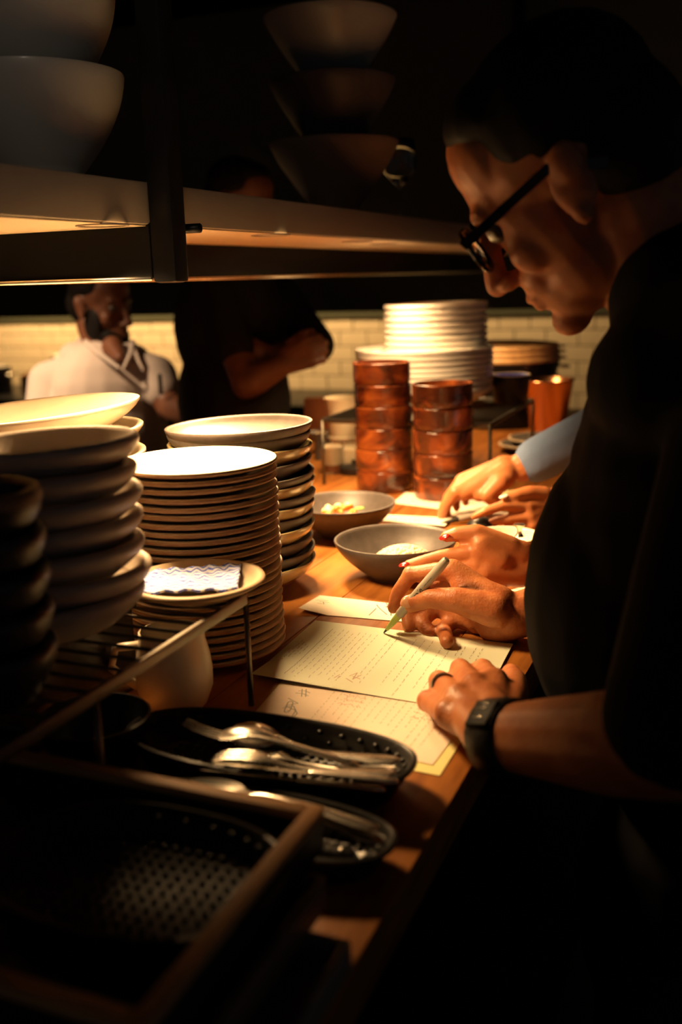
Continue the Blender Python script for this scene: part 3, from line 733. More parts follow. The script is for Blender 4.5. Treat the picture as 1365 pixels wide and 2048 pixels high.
# black scoop held by the fingers
sp=U(963,1050,1.72)
sc=empty('black_scoop',V((sp.x,sp.y,ZC)),'black domed scoop under the outstretched fingers','scoop')
g=Geo(); R=frame(RH+FH*.3,ZUP)
hh=sp.z-ZC
g.lathe([(.032,0),(.033,.006),(.030,.022),(.022,.036),(.010,.044),(0,.046)],30,V((sp.x,sp.y,ZC+hh-.03))); g.lathe([(.032,0),(.026,-.002),(0,-.003)],30,V((sp.x,sp.y,ZC+hh-.03))); g.obj('dome',MT['plastic'],sc,ang=60)
g=Geo(); g.tube([V((sp.x,sp.y,ZC)),V((sp.x,sp.y,ZC+hh-.032))],[.022,.014],16); g.obj('stem',MT['plastic'],sc)
# steel egg cup like fitting
p=U(1030,1062,1.62)
simple('steel_knob',[(0,0),(.008,0),(.004,.006),(.004,.012),(.009,.018),(.009,.02),(0,.021)],V((c.x+.022,c.y-.0,ZC+.043)),[MT['cutlery']],'small steel knob standing in the tan bowl','knob')
# yellow and red carton
p=G(1040,988,ZC+.012); o=cbox('small_carton',V((p.x,p.y,ZC+.014)),(.075,.03,.012),MT['yellowpaper'],.002,.5); tag(o,'yellow carton with a red end by the raised thumb','carton')
cbox('red_end',(-.031,0,-.004),(.0135,.0305,.0122),MT['redcard'],.0015,0,o); o.location.z=ZC+.012

# pots and pans on the back bench
bt=1.04
for px,rr,hh,mm,lab in ((-15,.085,.14,'blackmetal','black stock pot on the back bench at the left edge'),(62,.07,.10,'copper','copper pot on the back bench behind the white jacket'),(122,.055,.20,'blackmetal','tall black pot on the back bench beside the copper pot')):
    q=PYp(px,700,4.32)
    pe=empty('cooking_pot',V((q.x,4.32,bt)),lab,'pot')
    g=Geo(); g.lathe([(0,.001),(rr*.95,.001),(rr,.006),(rr,hh),(rr*1.03,hh+.003),(rr*.97,hh+.002),(rr*.96,.01),(0,.008)],32,(q.x,4.32,bt)); g.obj('body',MT[mm],pe,ang=50)
    g=Geo(); hb2=V((q.x,4.32,bt+hh*.7)); g.tube([hb2+V((rr,-.03,0)),hb2+V((rr+.035,-.03,.005)),hb2+V((rr+.035,.03,.005)),hb2+V((rr,.03,0))],.006,8); g.obj('handle',MT['cutlery'],pe)
    g=Geo(); g.lathe([(0,hh+.03),(.012,hh+.03),(.012,hh+.02),(rr*.5,hh+.014),(rr*.98,hh+.004),(0,hh+.003)],32,(q.x,4.32,bt)); g.obj('lid',MT['steel' if mm!='copper' else 'copper'],pe,ang=50)

# ------------------------------------------------------------------ papers
def sheet(name,cs,lv,m,label,cat='paper',group=None,bow=.0,curl=None,n=20):
    """cs: TL,TR,BR,BL world points"""
    z=ZC+lv
    P=[G(x,y,z) for x,y in cs]
    def pt(u,v):
        a=P[0].lerp(P[1],u); b=P[3].lerp(P[2],u); p=a.lerp(b,v)
        h=bow*math.sin(u*math.pi)*(.6+.4*math.sin(v*3))+ (curl(u,v) if curl else 0)
        return V((p.x,p.y,z+h))
    c=pt(.5,.5); c.z=z
    vs=[];fs=[];S=(n+1)**2
    for lay in (0,1):
        for j in range(n+1):
            for i in range(n+1):
                q=pt(i/n,j/n)-c; vs.append(q+V((0,0,.00035 if lay==0 else 0)))
    for j in range(n):
        for i in range(n):
            a=j*(n+1)+i; fs.append((a,a+n+1,a+n+2,a+1)); fs.append((S+a,S+a+1,S+a+n+2,S+a+n+1))
    bd=[i for i in range(n+1)]+[j*(n+1)+n for j in range(1,n+1)]+[n*(n+1)+i for i in range(n-1,-1,-1)]+[j*(n+1) for j in range(n-1,0,-1)]
    for q in range(len(bd)):
        a,b=bd[q],bd[(q+1)%len(bd)]; fs.append((a,b,S+b,S+a))
    o=link(name,meshd(name,vs,fs,m,smooth=False),None,c); tag(o,label,cat,group)
    def P2(u,v): return pt(u,v)-c+V((0,0,.00055))
    return o,P2
def strokes(name,o,P2,lines,wd,m,kind='stuff'):
    vs=[];fs=[]
    for ln in lines:
        pp=[P2(u,v) for u,v in ln]
        for a,b in zip(pp[:-1],pp[1:]):
            t=(b-a); 
            if t.length<1e-6: continue
            t.normalize(); s=V((-t.y,t.x,0)).normalized()*wd/2; e=t*wd*.3; k=len(vs)
            vs += [a-e-s,b+e-s,b+e+s,a-e+s]; fs.append((k,k+1,k+2,k+3))
    c=link(name,meshd(name,vs,fs,m,smooth=False),o); 
    if kind: c['kind']=kind
    return c
def textline(u,v0,v1,rn,amp=.004,word=.035):
    """small print running along v at column u: a row of broken dashes"""
    out=[]; v=v0
    while v<v1:
        L=rn.uniform(.3,1.3)*word; e=min(v+L,v1)
        k=max(2,int((e-v)/.006)); out.append([(u+rn.uniform(-amp,amp),v+(e-v)*i/k) for i in range(k+1)])
        v=e+rn.uniform(.016,.034)
    return out
rn=random.Random(11)
yo,yp=sheet('order_sheet',[(575,1350),(968,1412),(880,1552),(470,1472)],.0004,MT['yellowpaper'],'yellow sheet at the bottom of the paper pile beneath the cutlery basket')
po,pp_=sheet('order_sheet',[(590,1338),(962,1402),(866,1530),(488,1452)],.0012,MT['pinkpaper'],'pale pink printed sheet between the green menu and the cutlery basket',bow=.0008)
ln=[]
for i in range(16): ln+=textline(.30+i*.042,.16+rn.uniform(0,.1),rn.uniform(.6,.95),rn,.003,.04)
strokes('printed_text',po,pp_,ln,.0005,MT['greyink'])
ln=[]
for u0 in (.36,.74):
    for j in range(3):
        v=.30+j*.07; u=u0+rn.uniform(-.01,.01)
        for k in range(8): ln.append([(u+k*.016,v+rn.uniform(-.02,.02)),(u+k*.016+.008,v+rn.uniform(-.02,.02)),(u+k*.016+.013,v+rn.uniform(-.02,.02))])
strokes('red_handwriting',po,pp_,ln,.0006,MT['redink'])
ln=[[(.14+.02*math.cos(t*.5)*(1+.3*math.sin(t)),.62+.1*math.sin(t*.5+.4)*(1-.02*t)) for t in range(16)],
    [(.10,.50),(.17,.55),(.12,.62),(.19,.66),(.20,.78),(.15,.84)],[(.115,.66),(.16,.60),(.21,.70),(.205,.80),(.17,.83)],
    [(.12,.36),(.15,.34),(.185,.36)],[(.115,.40),(.15,.39),(.19,.41)],[(.13,.32),(.16,.44)],[(.15,.31),(.18,.43)]]
strokes('logo_scribble',po,pp_,ln,.0011,MT['greyink'])
go,gp=sheet('menu_sheet',[(631,1241),(1027,1288),(955,1424),(503,1354)],.0026,MT['greenpaper'],'pale green printed menu sheet under the marker and the ringed hand',
   curl=lambda u,v:.004*max(0,v-.75)*4*(1-u)*max(0,1-u*1.1))
ln=[]
for j in range(4): ln+=textline(.045+.018*j,.36+.03*j,.70-.03*j,rn,.003,.05)
for i,u in enumerate([.155,.185,.215,.245,.275,.305,.335,.365,.44,.47,.56,.60,.64,.70,.74]):
    ln+=textline(u,.10+rn.uniform(0,.06),[.93,.88,.8][i%3]+rn.uniform(-.05,.05),rn,.002,.045)
for i,u in enumerate([.78,.80,.85,.88]): ln+=textline(u,.14,.32+.1*(i%2),rn,.003,.05)
strokes('printed_text',go,gp,ln,.0006,MT['greyink'])
strokes('printed_heading',go,gp,[[(.13,.12+.02*k),(.13+rn.uniform(-.002,.002),.13+.02*k)] for k in range(40)],.0011,MT['greyink'])
ln=[[(.405,.80),(.425,.74),(.43,.84),(.45,.76)],[(.40,.84),(.44,.88)],[(.42,.80),(.46,.82)],[(.35,.86),(.36,.80)],[(.365,.86),(.37,.82)]]
strokes('handwritten_note',go,gp,ln,.0009,MT['redink'])
so,spp=sheet('order_slip',[(640,1191),(862,1216),(838,1246),(597,1226)],.0006,MT['paper'],'white order slip with handwritten strokes beside the marker tip',curl=lambda u,v:.007*max(0,.25-u)/.25*v)
strokes('handwritten_number',so,spp,[[(.0315,.349),(.134,.275)],[(.078,.402),(.158,.373)],[(.077,.516),(.134,.505),(.108,.40)]],.0009,MT['ink'])
def suv(x,y):
    x-=640; y-=1191; v=(y-25*x/222)/(35+25*43/222); return ((x+43*v)/222,v)
ln=[[suv(*q) for q in l] for l in ([(732,1234),(751,1219)],[(755,1211),(755,1214),(758,1220),(767,1233)],[(777,1221),(775,1225),(776,1230),(774,1235)],[(775,1207),(777,1212),(780,1218),(788,1224),(792,1228)],[(771,1215),(774,1217),(775,1213),(778,1217)])]
strokes('handwritten_letters',so,spp,ln,.0014,MT['ink'])
for cs,lv,m,lab,cl in (
  ([(812,985),(992,1005),(972,1030),(785,1006)],.0005,'paper','large white order sheet under the blue-cuffed hand',None),
  ([(918,999),(972,1004),(966,1016),(908,1013)],.0014,'paper','small white slip just right of the pointing fingers',None),
  ([(905,1016),(966,1022),(955,1036),(893,1030)],.0022,'paper','white slip with a drawn line below the pointing fingers',None),
  ([(745,1028),(905,1040),(890,1056),(735,1040)],.0005,'paper','long white slip behind the risotto bowl',lambda u,v:.004*u),
  ([(975,1022),(1080,1030),(1070,1045),(960,1036)],.0006,'paper','white slip under the outstretched index finger',None),
  ([(985,1190),(1080,1165),(1090,1200),(1000,1215)],.0006,'paper','white slip half hidden behind the writing wrist',None)):
    o,q=sheet('order_slip',cs,lv,MT[m],lab,curl=cl)
    strokes('handwriting',o,q,[[(.15+.06*k,.3+.2*rn.random()),(.17+.06*k,.6+.2*rn.random()),(.19+.06*k,.4)] for k in range(9)],.0008,MT['greyink'])

# ------------------------------------------------------------------ markers
def marker(tip,end,label,mats,ex_up=None,text=False):
    tip=V(tip); end=V(end); d=(end-tip).normalized(); L=(end-tip).length
    root=empty('marker_pen',tip,label,'pen')
    x=ex_up if ex_up is not None else d.orthogonal().normalized(); x=(x-d*x.dot(d)).normalized(); y=d.cross(x); R=Matrix((x,y,d)).transposed()
    g=Geo(); g.lathe([(0,0),(.0009,.0003),(.0017,.006),(.0019,.007)],16,tip,R=R); g.obj('nib',MT['ink'],root)
    g=Geo(); g.lathe([(.0019,.0065),(.0026,.007),(.0044,.024),(.0050,.034),(0,.034)],24,tip,R=R); g.obj('grip',mats[0],root,ang=50)
    g=Geo(); g.lathe([(0,.034),(.0052,.034),(.0060,.037),(.0062,.05),(.0062,L*.72),(.0058,L*.9),(.0052,L-.003),(.0040,L-.0005),(0,L)],28,tip,R=R); g.obj('barrel',mats[1],root,ang=50)
    return root,R,L
tipw=G(768,1266,ZC+.0035)
lo,hi=1.10,tipw.length
best=min((abs((U(895,1118,d/1000)-tipw).length-.137),d/1000) for d in range(1080,1300,2))[1]
endw=U(895,1118,best)
pen,PR,PL=marker(tipw,endw,'grey felt marker with a green grip held in the writing hand',(MT['pengreen'],MT['pengrey']))
pd=(endw-tipw).normalized()
def pen_text(body,size,s0,name,flat=0.0):
    cu=bpy.data.curves.new('t','FONT'); cu.body=body; cu.size=size; cu.shear=.25; cu.align_y='CENTER'; cu.resolution_u=3; cu.offset=.00012
    to=link('t',cu); dg=bpy.context.evaluated_depsgraph_get(); dg.update(); me=bpy.data.meshes.new_from_object(to.evaluated_get(dg)); bpy.data.objects.remove(to)
    view=(CAMP-(tipw+endw)/2).normalized(); nrm=(view-pd*view.dot(pd)).normalized(); up=nrm.cross(pd)
    for v in me.vertices:
        s=s0+v.co.x; a=v.co.y/.0063; rr=.00632
        v.co = pd*s+(nrm*math.cos(a)+up*math.sin(a))*rr
    me.materials.clear(); me.materials.append(MT['ink']); me.name=name
    return link(name,me,pen)
pen_text('Sharpie',.0105,.054,'lettering')
pen_text('— ——',.0045,.091,'small_print')
mk,_,_=marker(G(884,1046,ZC+.006),G(955,1030,ZC+.012),'black-tipped grey marker lying under the pointing fingers',(MT['ink'],MT['pengrey']))

# ------------------------------------------------------------------ baskets and cutlery
def oval_basket(c,a,b,h,label,ang=0.,rimm='plastic',beads=True,holes=0):
    root=empty('oval_basket',c,label,'basket','black oval baskets')
    N=72
    def loop(s,z,off=0):
        out=[]
        for k in range(N):
            t=2*math.pi*k/N; ct,st=math.cos(t),math.sin(t); e=2/2.5
            x=(a*s+off)*math.copysign(abs(ct)**e,ct); y=(b*s+off)*math.copysign(abs(st)**e,st)
            p=rotz(ang)@V((x,y,z)); out.append(p+c)
        return out
    rows=[loop(.0,.002),loop(.84,.0),loop(.88,.002),loop(.94,h*.5),loop(1,h),loop(1,h,.003),loop(1,h+.003,.003),loop(1,h+.004,0),loop(1,h+.002,-.003),loop(.92,h*.5,-.003),loop(.85,.006,-.002),loop(.82,.004,-.002),loop(.0,.004)]
    vs=[p for r in rows for p in r]; fs=[]
    for i in range(len(rows)-1):
        for k in range(N): fs.append((i*N+k,i*N+(k+1)%N,(i+1)*N+(k+1)%N,(i+1)*N+k))
    g=Geo(); g.add(vs,fs); o=g.obj('basket_shell',MT[rimm],root,ang=50)
    g=Geo()
    for r_,s in enumerate((.90,.935,.97)):
        zz=h*(.25+.3*r_)
        L=loop(s,zz,-.004)
        for k in range(N):
            if (k+r_)%2==0: g.ell(L[k],(.0032,.0032,.0026),None,6,4)
    nx=int(a*.8/.0095); ny=int(b*.8/.0095)
    for i in range(-nx,nx+1):
        for j in range(-ny,ny+1):
            x,y=i*.0095,j*.0095
            if abs(x/(a*.82))**2.5+abs(y/(b*.82))**2.5<1: g.ell(c+rotz(ang)@V((x,y,.005)),(.0034,.0026,.0024),rotz(ang),6,4)
    w=g.obj('woven_knots',MT[rimm],root); w['kind']='stuff'
    return root
def ribbon(g,pts,ws,ts,side,up,seg=12,m=0):
    vs=[];fs=[];n=len(pts)
    for i in range(n):
        for k in range(seg):
            q=2*math.pi*k/seg; vs.append(V(pts[i])+side*(math.cos(q)*ws[i]/2)+up*(math.sin(q)*ts[i]/2))
    for i in range(n-1):
        for k in range(seg): fs.append((i*seg+k,i*seg+(k+1)%seg,(i+1)*seg+(k+1)%seg,(i+1)*seg+k))
    fs.append(tuple(range(seg-1,-1,-1))); fs.append(tuple((n-1)*seg+k for k in range(seg)))
    g.add(vs,fs,m)
X_,Y_,Z_=V((1,0,0)),V((0,1,0)),V((0,0,1))
def handle(g,L=.125,wend=.019):
    xs=[0,.002,.008,.02,.04,.07,.095,.112,L]; ws=[.004,.012,wend*.92,wend,.017*wend/.019,.0125,.008,.0065,.006]; ts=[.0015,.0025,.003,.0034,.0034,.0036,.004,.0042,.004]
    zs=[.0,.0002,.0008,.002,.004,.007,.008,.0075,.0055]
    ribbon(g,[V((x,0,z)) for x,z in zip(xs,zs)],ws,ts,Y_,Z_)
def make_fork():
    g=Geo(); handle(g)
    ribbon(g,[V((.124,0,.0056)),V((.13,0,.0042)),V((.138,0,.002)),V((.148,0,.0006)),V((.154,0,.0006))],[.006,.009,.018,.023,.0235],[.004,.003,.0022,.0020,.002],Y_,Z_)
    for k in range(4):
        y=(k-1.5)*.0063; ribbon(g,[V((.152,y,.0006)),V((.165,y,.0014)),V((.18,y,.0036)),V((.194,y*.97,.0075))],[.0046,.0036,.003,.0014],[.002,.002,.0018,.001],Y_,Z_,8)
    return g.mesh('fork',MT['cutlery'],ang=60)
def make_spoon():
    g=Geo(); handle(g)
    ribbon(g,[V((.124,0,.0056)),V((.132,0,.004)),V((.14,0,.003))],[.006,.007,.012],[.004,.003,.002],Y_,Z_)
    n,mr=28,7; vs=[];fs=[]
    for lay in (0,1):
        for j in range(mr+1):
            rr=j/mr
            for k in range(n):
                t=2*math.pi*k/n; x=.164+.030*rr*math.cos(t); wy=.0195*(1-.14*math.cos(t))
                vs.append(V((x,wy*rr*math.sin(t),.004-.0085*(1-rr**2)+(.0013 if lay else 0))))
    S=n*(mr+1)
    for j in range(mr):
        for k in range(n):
            k2=(k+1)%n; fs.append((j*n+k,(j+1)*n+k,(j+1)*n+k2,j*n+k2)); fs.append((S+j*n+k,S+j*n+k2,S+(j+1)*n+k2,S+(j+1)*n+k))
    for k in range(n): k2=(k+1)%n; fs.append((mr*n+k,S+mr*n+k,S+mr*n+k2,mr*n+k2))
    g.add(vs,fs); return g.mesh('spoon',MT['cutlery'],ang=60)
def knife_meshes():
    g=Geo(); ribbon(g,[V((x,0,z)) for x,z in ((0,0),(.003,0),(.012,.0),(.04,.0),(.075,.0),(.098,0),(.104,0))],[.006,.013,.0175,.0165,.0135,.0125,.010],[.004,.0065,.0075,.0075,.007,.007,.005],Y_,Z_,14)
    h=g.mesh('knife_handle',MT['cutlery'],ang=60)
    g=Geo(); ribbon(g,[V((.102,0,0)),V((.11,-.001,0)),V((.14,-.001,0)),V((.19,-.0005,0)),V((.212,.003,0)),V((.222,.006,0))],[.010,.017,.019,.0185,.013,.002],[.003,.0018,.0016,.0014,.0012,.0006],Y_,Z_,10)
    return h,g.mesh('knife_blade',MT['cutlery'],ang=60)
FK,SPN,(KH,KB)=make_fork(),make_spoon(),knife_meshes()
def lay(name,me,a,b,label,flip=False,roll=0.,fit=True):
    """handle end a -> head end b"""
    a=V(a);b=V(b); R=frame(b-a,Z_)
    if flip: R=R@Matrix.Rotation(math.pi,3,'X')
    R=R@Matrix.Rotation(roll,3,'X')
    o=bpy.data.objects.new(name,me if not isinstance(me,tuple) else None); COL.objects.link(o)
    sc_=((b-a).length/(.222 if isinstance(me,tuple) else .194)) if fit else .9
    o.matrix_world=Matrix.Translation(a)@R.to_4x4()@Matrix.Diagonal((sc_,sc_,sc_,1))
    tag(o,label,'cutlery','cutlery in the baskets')
    if isinstance(me,tuple):
        for n_,m_ in zip(('handle','blade'),me): link(n_,m_,o)
    return o
BH=.030
br_=G(829,1534,ZC+BH+.003)
ba=.142; bc=V((br_.x-ba-.003,br_.y,ZC))
oval_basket(bc,ba,.056,BH,'black oval basket full of cutlery next to the pink sheet')
def zc(px,py,h): return G(px,py,ZC+h)
lay('spoon',SPN,zc(800,1522,.036),zc(446,1455,.050),'spoon lying face down at the back of the full cutlery basket',True)
lay('spoon',SPN,zc(772,1526,.026),zc(470,1442,.036),'spoon underneath the other spoon in the full basket',True,.2)
lay('fork',FK,zc(792,1548,.040),zc(430,1500,.050),'fork lying face down across the middle of the full basket',True)
lay('fork',FK,zc(720,1532,.030),zc(368,1456,.058),'fork with its tines sticking out over the left end of the basket',False,.1)
lay('table_knife',(KH,KB),zc(796,1564,.038),zc(430,1524,.040),'table knife lying along the front of the full basket',False,.3)
lay('table_knife',(KH,KB),zc(770,1580,.030),zc(405,1540,.034),'table knife lowest against the front rim of the full basket',False,.5)
lay('fork',FK,zc(795,1538,.022),zc(480,1500,.020),'fork buried under the cutlery in the full basket',True)
# second basket below
b2r=G(790,1690,ZC+.027); b2=V((b2r.x-.123,b2r.y,ZC))
oval_basket(b2,.12,.043,.024,'black oval basket with a few spoons in front of the full basket')
s1=b2+V((.105,.012,.030)); lay('spoon',SPN,s1,s1+V((-.19,.004,.004)),'spoon with a bright flat handle in the smaller basket',False,.12,fit=False)
s1=b2+V((.112,.006,.024)); lay('spoon',SPN,s1,s1+V((-.19,.012,.004)),'spoon beneath the bright one in the smaller basket',False,fit=False)
s1=b2+V((.098,-.018,.022)); k_=lay('table_knife',(KH,KB),s1,s1+V((-.2,-.002,.003)),'dark-handled knife in the smaller basket',fit=False)
kd=Geo(); ribbon(kd,[V((x,0,0)) for x in (0,.003,.012,.05,.09,.1)],[.010,.016,.02,.02,.018,.012],[.006,.01,.012,.012,.011,.008],Y_,Z_,14)
for ch in k_.children:
    if ch.name.startswith('handle'): ch.data=kd.mesh('dark_handle',MT['plastic'],ang=50)
for x in (.012,.03):
    g=Geo(); g.ell((x,.002,.0055),(.0028,.0028,.0018)); link('rivet',g.mesh('rivet',MT['cutlery']),k_)

# ------------------------------------------------------------------ stacked trays in the foreground
TZ=ZC+.082
tc_=G(652,1612,TZ); tx1,ty1=tc_.x,tc_.y; ty0=.355; tx0=tx1-.36
tr=empty('wooden_tray',((tx0+tx1)/2,(ty0+ty1)/2,ZC+.05),'black tray with a wooden rim on top of the foreground stack','tray')
hh=.034; t=.013
bbox('tray_bottom',((tx0+tx1)/2,(ty0+ty1)/2,TZ-hh+.002),(tx1-tx0-.004,ty1-ty0-.004,.004),MT['plastic'],tr,.001)
for nm,c,s in (('side_wall',(tx1-t/2,(ty0+ty1)/2),(t,ty1-ty0)),('side_wall',(tx0+t/2,(ty0+ty1)/2),(t,ty1-ty0)),('end_wall',((tx0+tx1)/2,ty1-t/2),(tx1-tx0-2*t,t)),('end_wall',((tx0+tx1)/2,ty0+t/2),(tx1-tx0-2*t,t))):
    bbox(nm,(c[0],c[1],TZ-hh/2-.002),(s[0]-.004,s[1]-.004 if nm=='end_wall' else s[1],hh-.004),MT['plastic'],tr,.001)
    bbox('wooden_rim',(c[0],c[1],TZ-.004),(s[0],s[1],.008),MT['traywood'],tr,.003)
def lower_tray(z0,z1,x1,y1,y0,x0,m,label,wall=.006):
    e=empty('shallow_tray',((x0+x1)/2,(y0+y1)/2,z0),label,'tray')
    bbox('tray_bottom',((x0+x1)/2,(y0+y1)/2,z0+.002),(x1-x0,y1-y0,.004),m,e,.001)
    for c,s in (((x1-wall/2,(y0+y1)/2),(wall,y1-y0)),((x0+wall/2,(y0+y1)/2),(wall,y1-y0)),(((x0+x1)/2,y1-wall/2),(x1-x0-2*wall,wall)),(((x0+x1)/2,y0+wall/2),(x1-x0-2*wall,wall))):
        bbox('tray_wall',(c[0],c[1],(z0+.004+z1)/2),(s[0],s[1],z1-z0-.004),m,e,.0015)
c3=G(703,1880,ZC+.022)
greyt=mat('grey_tray_plastic',(.20,.17,.14),.5); brownt=mat('brown_tray_plastic',(.16,.095,.055),.5)
lower_tray(ZC+.0005,ZC+.022,c3.x,c3.y,.20,c3.x-.36,greyt,'light grey shallow tray at the bottom of the foreground stack')
lower_tray(ZC+.0225,ZC+.047,tx1+.012,ty1-.030,.22,tx1-.34,brownt,'brown shallow tray in the middle of the foreground stack')
# woven basket in the tray
q=G(300,1790,TZ-.025)
oval_basket(V((q.x-.012,q.y+.004,TZ-hh+.0045)),.100,.070,.020,'black woven basket lying inside the wooden-rimmed tray')
# ================================================================== people
def head_geo(g,O,R,s=1.):
    def L(x,y,z): return O+R@V((x*s,y*s,z*s))
    def E(c,r,Rl=None): g.ell(L(*c),[q*s for q in r],R@Rl if Rl else R)
    E((-.012,0,.035),(.097,.077,.082)); E((.03,0,-.015),(.056,.064,.078)); E((.028,0,-.072),(.052,.055,.04))
    E((.040,0,.055),(.046,.064,.05)); E((.058,0,.028),(.03,.052,.05)); E((.074,0,-.108),(.021,.026,.018)); E((.052,0,-.08),(.036,.042,.038))
    g.cap(L(.088,0,.012),L(.113,0,-.040),.008*s,.0125*s)
    for y in (-1,1):
        E((.1,.0115*y,-.045),(.012,.008,.008)); E((.058,.042*y,-.03),(.022,.018,.022))
        g.cap(L(.076,.04*y,.024),L(.086,.008*y,.022),.009*s,.0095*s)
        Rl=Matrix.Rotation(-.25,3,'Y')
        E((-.010,.081*y,-.002),(.020,.007,.033),Rl); E((-.016,.087*y,.012),(.014,.006,.020),Rl); E((-.002,.082*y,-.03),(.009,.007,.010))
    E((.087,0,-.070),(.014,.024,.0065)); E((.085,0,-.081),(.013,.021,.007)); E((.07,0,-.06),(.025,.035,.03))
def auto_hand(g,W,d,n,thumb,curl=.5,s=1.):
    """d: along the hand, n: palm facing, thumb: towards the thumb"""
    d=V(d).normalized(); n=V(n); n=(n-d*n.dot(d)).normalized(); t=V(thumb); t=(t-d*t.dot(d)-n*t.dot(n)).normalized()
    lens=[.072,.080,.074,.058]; tips=[]
    for k in range(4):
        off=(1.5-k)*.021*s; m=W+d*(.088-.006*abs(k-1))*s+t*off
        g.cap(W+t*off*.5+d*.01*s,m,.017*s,.0125*s)
        p=m; a=curl*.7
        for q,f in enumerate((.45,.30,.25)):
            dr=d*math.cos(a)+n*math.sin(a); p2=p+dr*lens[k]*f*s*1.1
            g.cap(p,p2,(.0105-.001*q)*s,(.0098-.001*q)*s); p=p2; a+=curl*.8
        tips.append(p)
    b=W+t*.022*s+d*.02*s; m=b+(d*.030+t*.024+n*.012)*s; e=m+(d*.03+t*.008+n*.012)*s; f=e+(d*.024-t*.002+n*.008)*s
    g.chain([b,m,e,f],[.016*s,.0135*s,.0115*s,.009*s])
    return tips
def full_hand(g,W,fingers,thumb,wr=.026,side=None,prad=.0135):
    """fingers: four lists of (point, radius) from the knuckle to the tip"""
    for f in fingers:
        w0 = W+(f[0][0]-W)*.12
        g.cap(w0,f[0][0],wr*.72,f[0][1]*1.12)
        g.chain([p for p,_ in f],[r for _,r in f])
    for a,b in zip(fingers[:-1],fingers[1:]):
        g.cap(a[0][0],b[0][0],a[0][1]*1.05,b[0][1]*1.05)
        ma=W.lerp(a[0][0],.6); mb=W.lerp(b[0][0],.6); g.cap(ma,mb,prad,prad)
    g.chain([p for p,_ in thumb],[r for _,r in thumb])
def nail(parent,pos,along,normal,ln,wd,m,th=.0012):
    R=frame(along,normal); g=Geo(); g.ell(pos,(ln/2,wd/2,th),R,16,8)
    return g.obj('nail',m,parent)
def person(label,J,skin,mats,voxel,hands,group=None,sleeve=.72,clothv=.007,torso=None,sm=5,hairfn=None,hem=.9):
    """J: joints; hands: functions that add both hands to the body"""
    root_loc=V((J['hip'].x,J['hip'].y,0)); g=Geo(); O,R=J['head']; s=J.get('hs',1.)
    head_geo(g,O,R,s)
    nb=J['neck']; g.cap(O+R@V((-.03,0,-.06))*s,nb,.056*s,.062*s)
    hip=J['hip']; mid=(nb+hip)/2
    fl=J['flat']  # thickness axis frame for the torso
    g.ell(nb.lerp(hip,.28),(.095,.15,.16),fl); g.ell(mid,(.09,.13,.2),fl); g.ell(hip,(.095,.14,.12),fl)
    for k in 'lr':
        S,E_,W=J['s'+k],J['e'+k],J['w'+k]
        g.cap(nb+(S-nb)*.3,S,.05,.05); g.chain([S,S.lerp(E_,.5),E_],[.048,.044,.040]); fr=J.get('fsc',1.)
        g.chain([E_,E_.lerp(W,.3),W],[.041*fr,.042*fr,.029*fr])
        H=J['h'+k]; g.chain([H,J['k'+k],J['f'+k]],[.075,.055,.04]); F=J['f'+k]; g.cap(F,F+fl@V((.14,0,-.035)),.035,.03)
    for h in hands: h(g)
    body=g.blob('person',skin,voxel,sm,None,root_loc); tag(body,label,'person',group)
    # clothing
    g=Geo()
    g.ell(nb.lerp(hip,.30),(.118,.185,.19),fl); g.ell(mid,(.118,.165,.24),fl); g.ell(hip,(.125,.165,.14),fl)
    if torso: torso(g)
    for k in 'lr':
        S,E_,W=J['s'+k],J['e'+k],J['w'+k]; sl=J.get('sl'+k,sleeve)
        g.cap(nb+(S-nb)*.35-ZUP*.02,S,.062,.064)
        if sl<=1: g.cap(S,S.lerp(E_,sl),.064,.058)
        else:
            g.cap(S,E_,.064,.055); g.cap(E_,E_.lerp(W,sl-1),.055,.043)
    g.blob('shirt',mats[0],clothv,4,body)
    g=Geo(); g.ell(hip-ZUP*.04,(.122,.162,.13),fl)
    for k in 'lr': g.chain([J['h'+k],J['k'+k],J['f'+k]+ZUP*.02],[.092,.07,.058])
    g.blob('trousers',mats[1],.010,4,body)
    for k in 'lr':
        F=J['f'+k]; g=Geo(); g.cap(F-ZUP*.025,F+fl@V((.15,0,-.035)),.045,.04); o=g.obj('shoe',MT['leather'],body)
    g=Geo()
    if hairfn: hairfn(g,O,R,s)
    else:
        for c,r in (((-.022,0,.052),(.092,.083,.078)),((-.055,0,.005),(.062,.077,.07)),((.022,0,.088),(.05,.064,.034))):
            g.ell(O+R@V(c)*s,[q*s for q in r],R)
    g.blob('hair',MT['hair'],.005,3,body)
    for y in (-1,1):
        g=Geo(); g.ell(O+R@V((.074,.032*y,.002))*s,(.0115*s,)*3); g.obj('eye',MT['eye'],body)
    return body
def stand(x,y,face,neck,w=.19,hipw=.09,lean=0):
    """standing legs under a torso; face: unit vector"""
    f=V(face).normalized(); l=ZUP.cross(f); hip=V((x,y,.93))
    J={'hip':hip,'neck':neck,'flat':frame(f,ZUP)}
    for k,sg in (('l',1),('r',-1)):
        J['s'+k]=neck+l*w*sg-ZUP*.055; J['h'+k]=hip+l*hipw*sg-ZUP*.05; J['k'+k]=hip+l*hipw*sg+f*.02-ZUP*.46; J['f'+k]=V((J['k'+k].x,J['k'+k].y,.08))
    return J
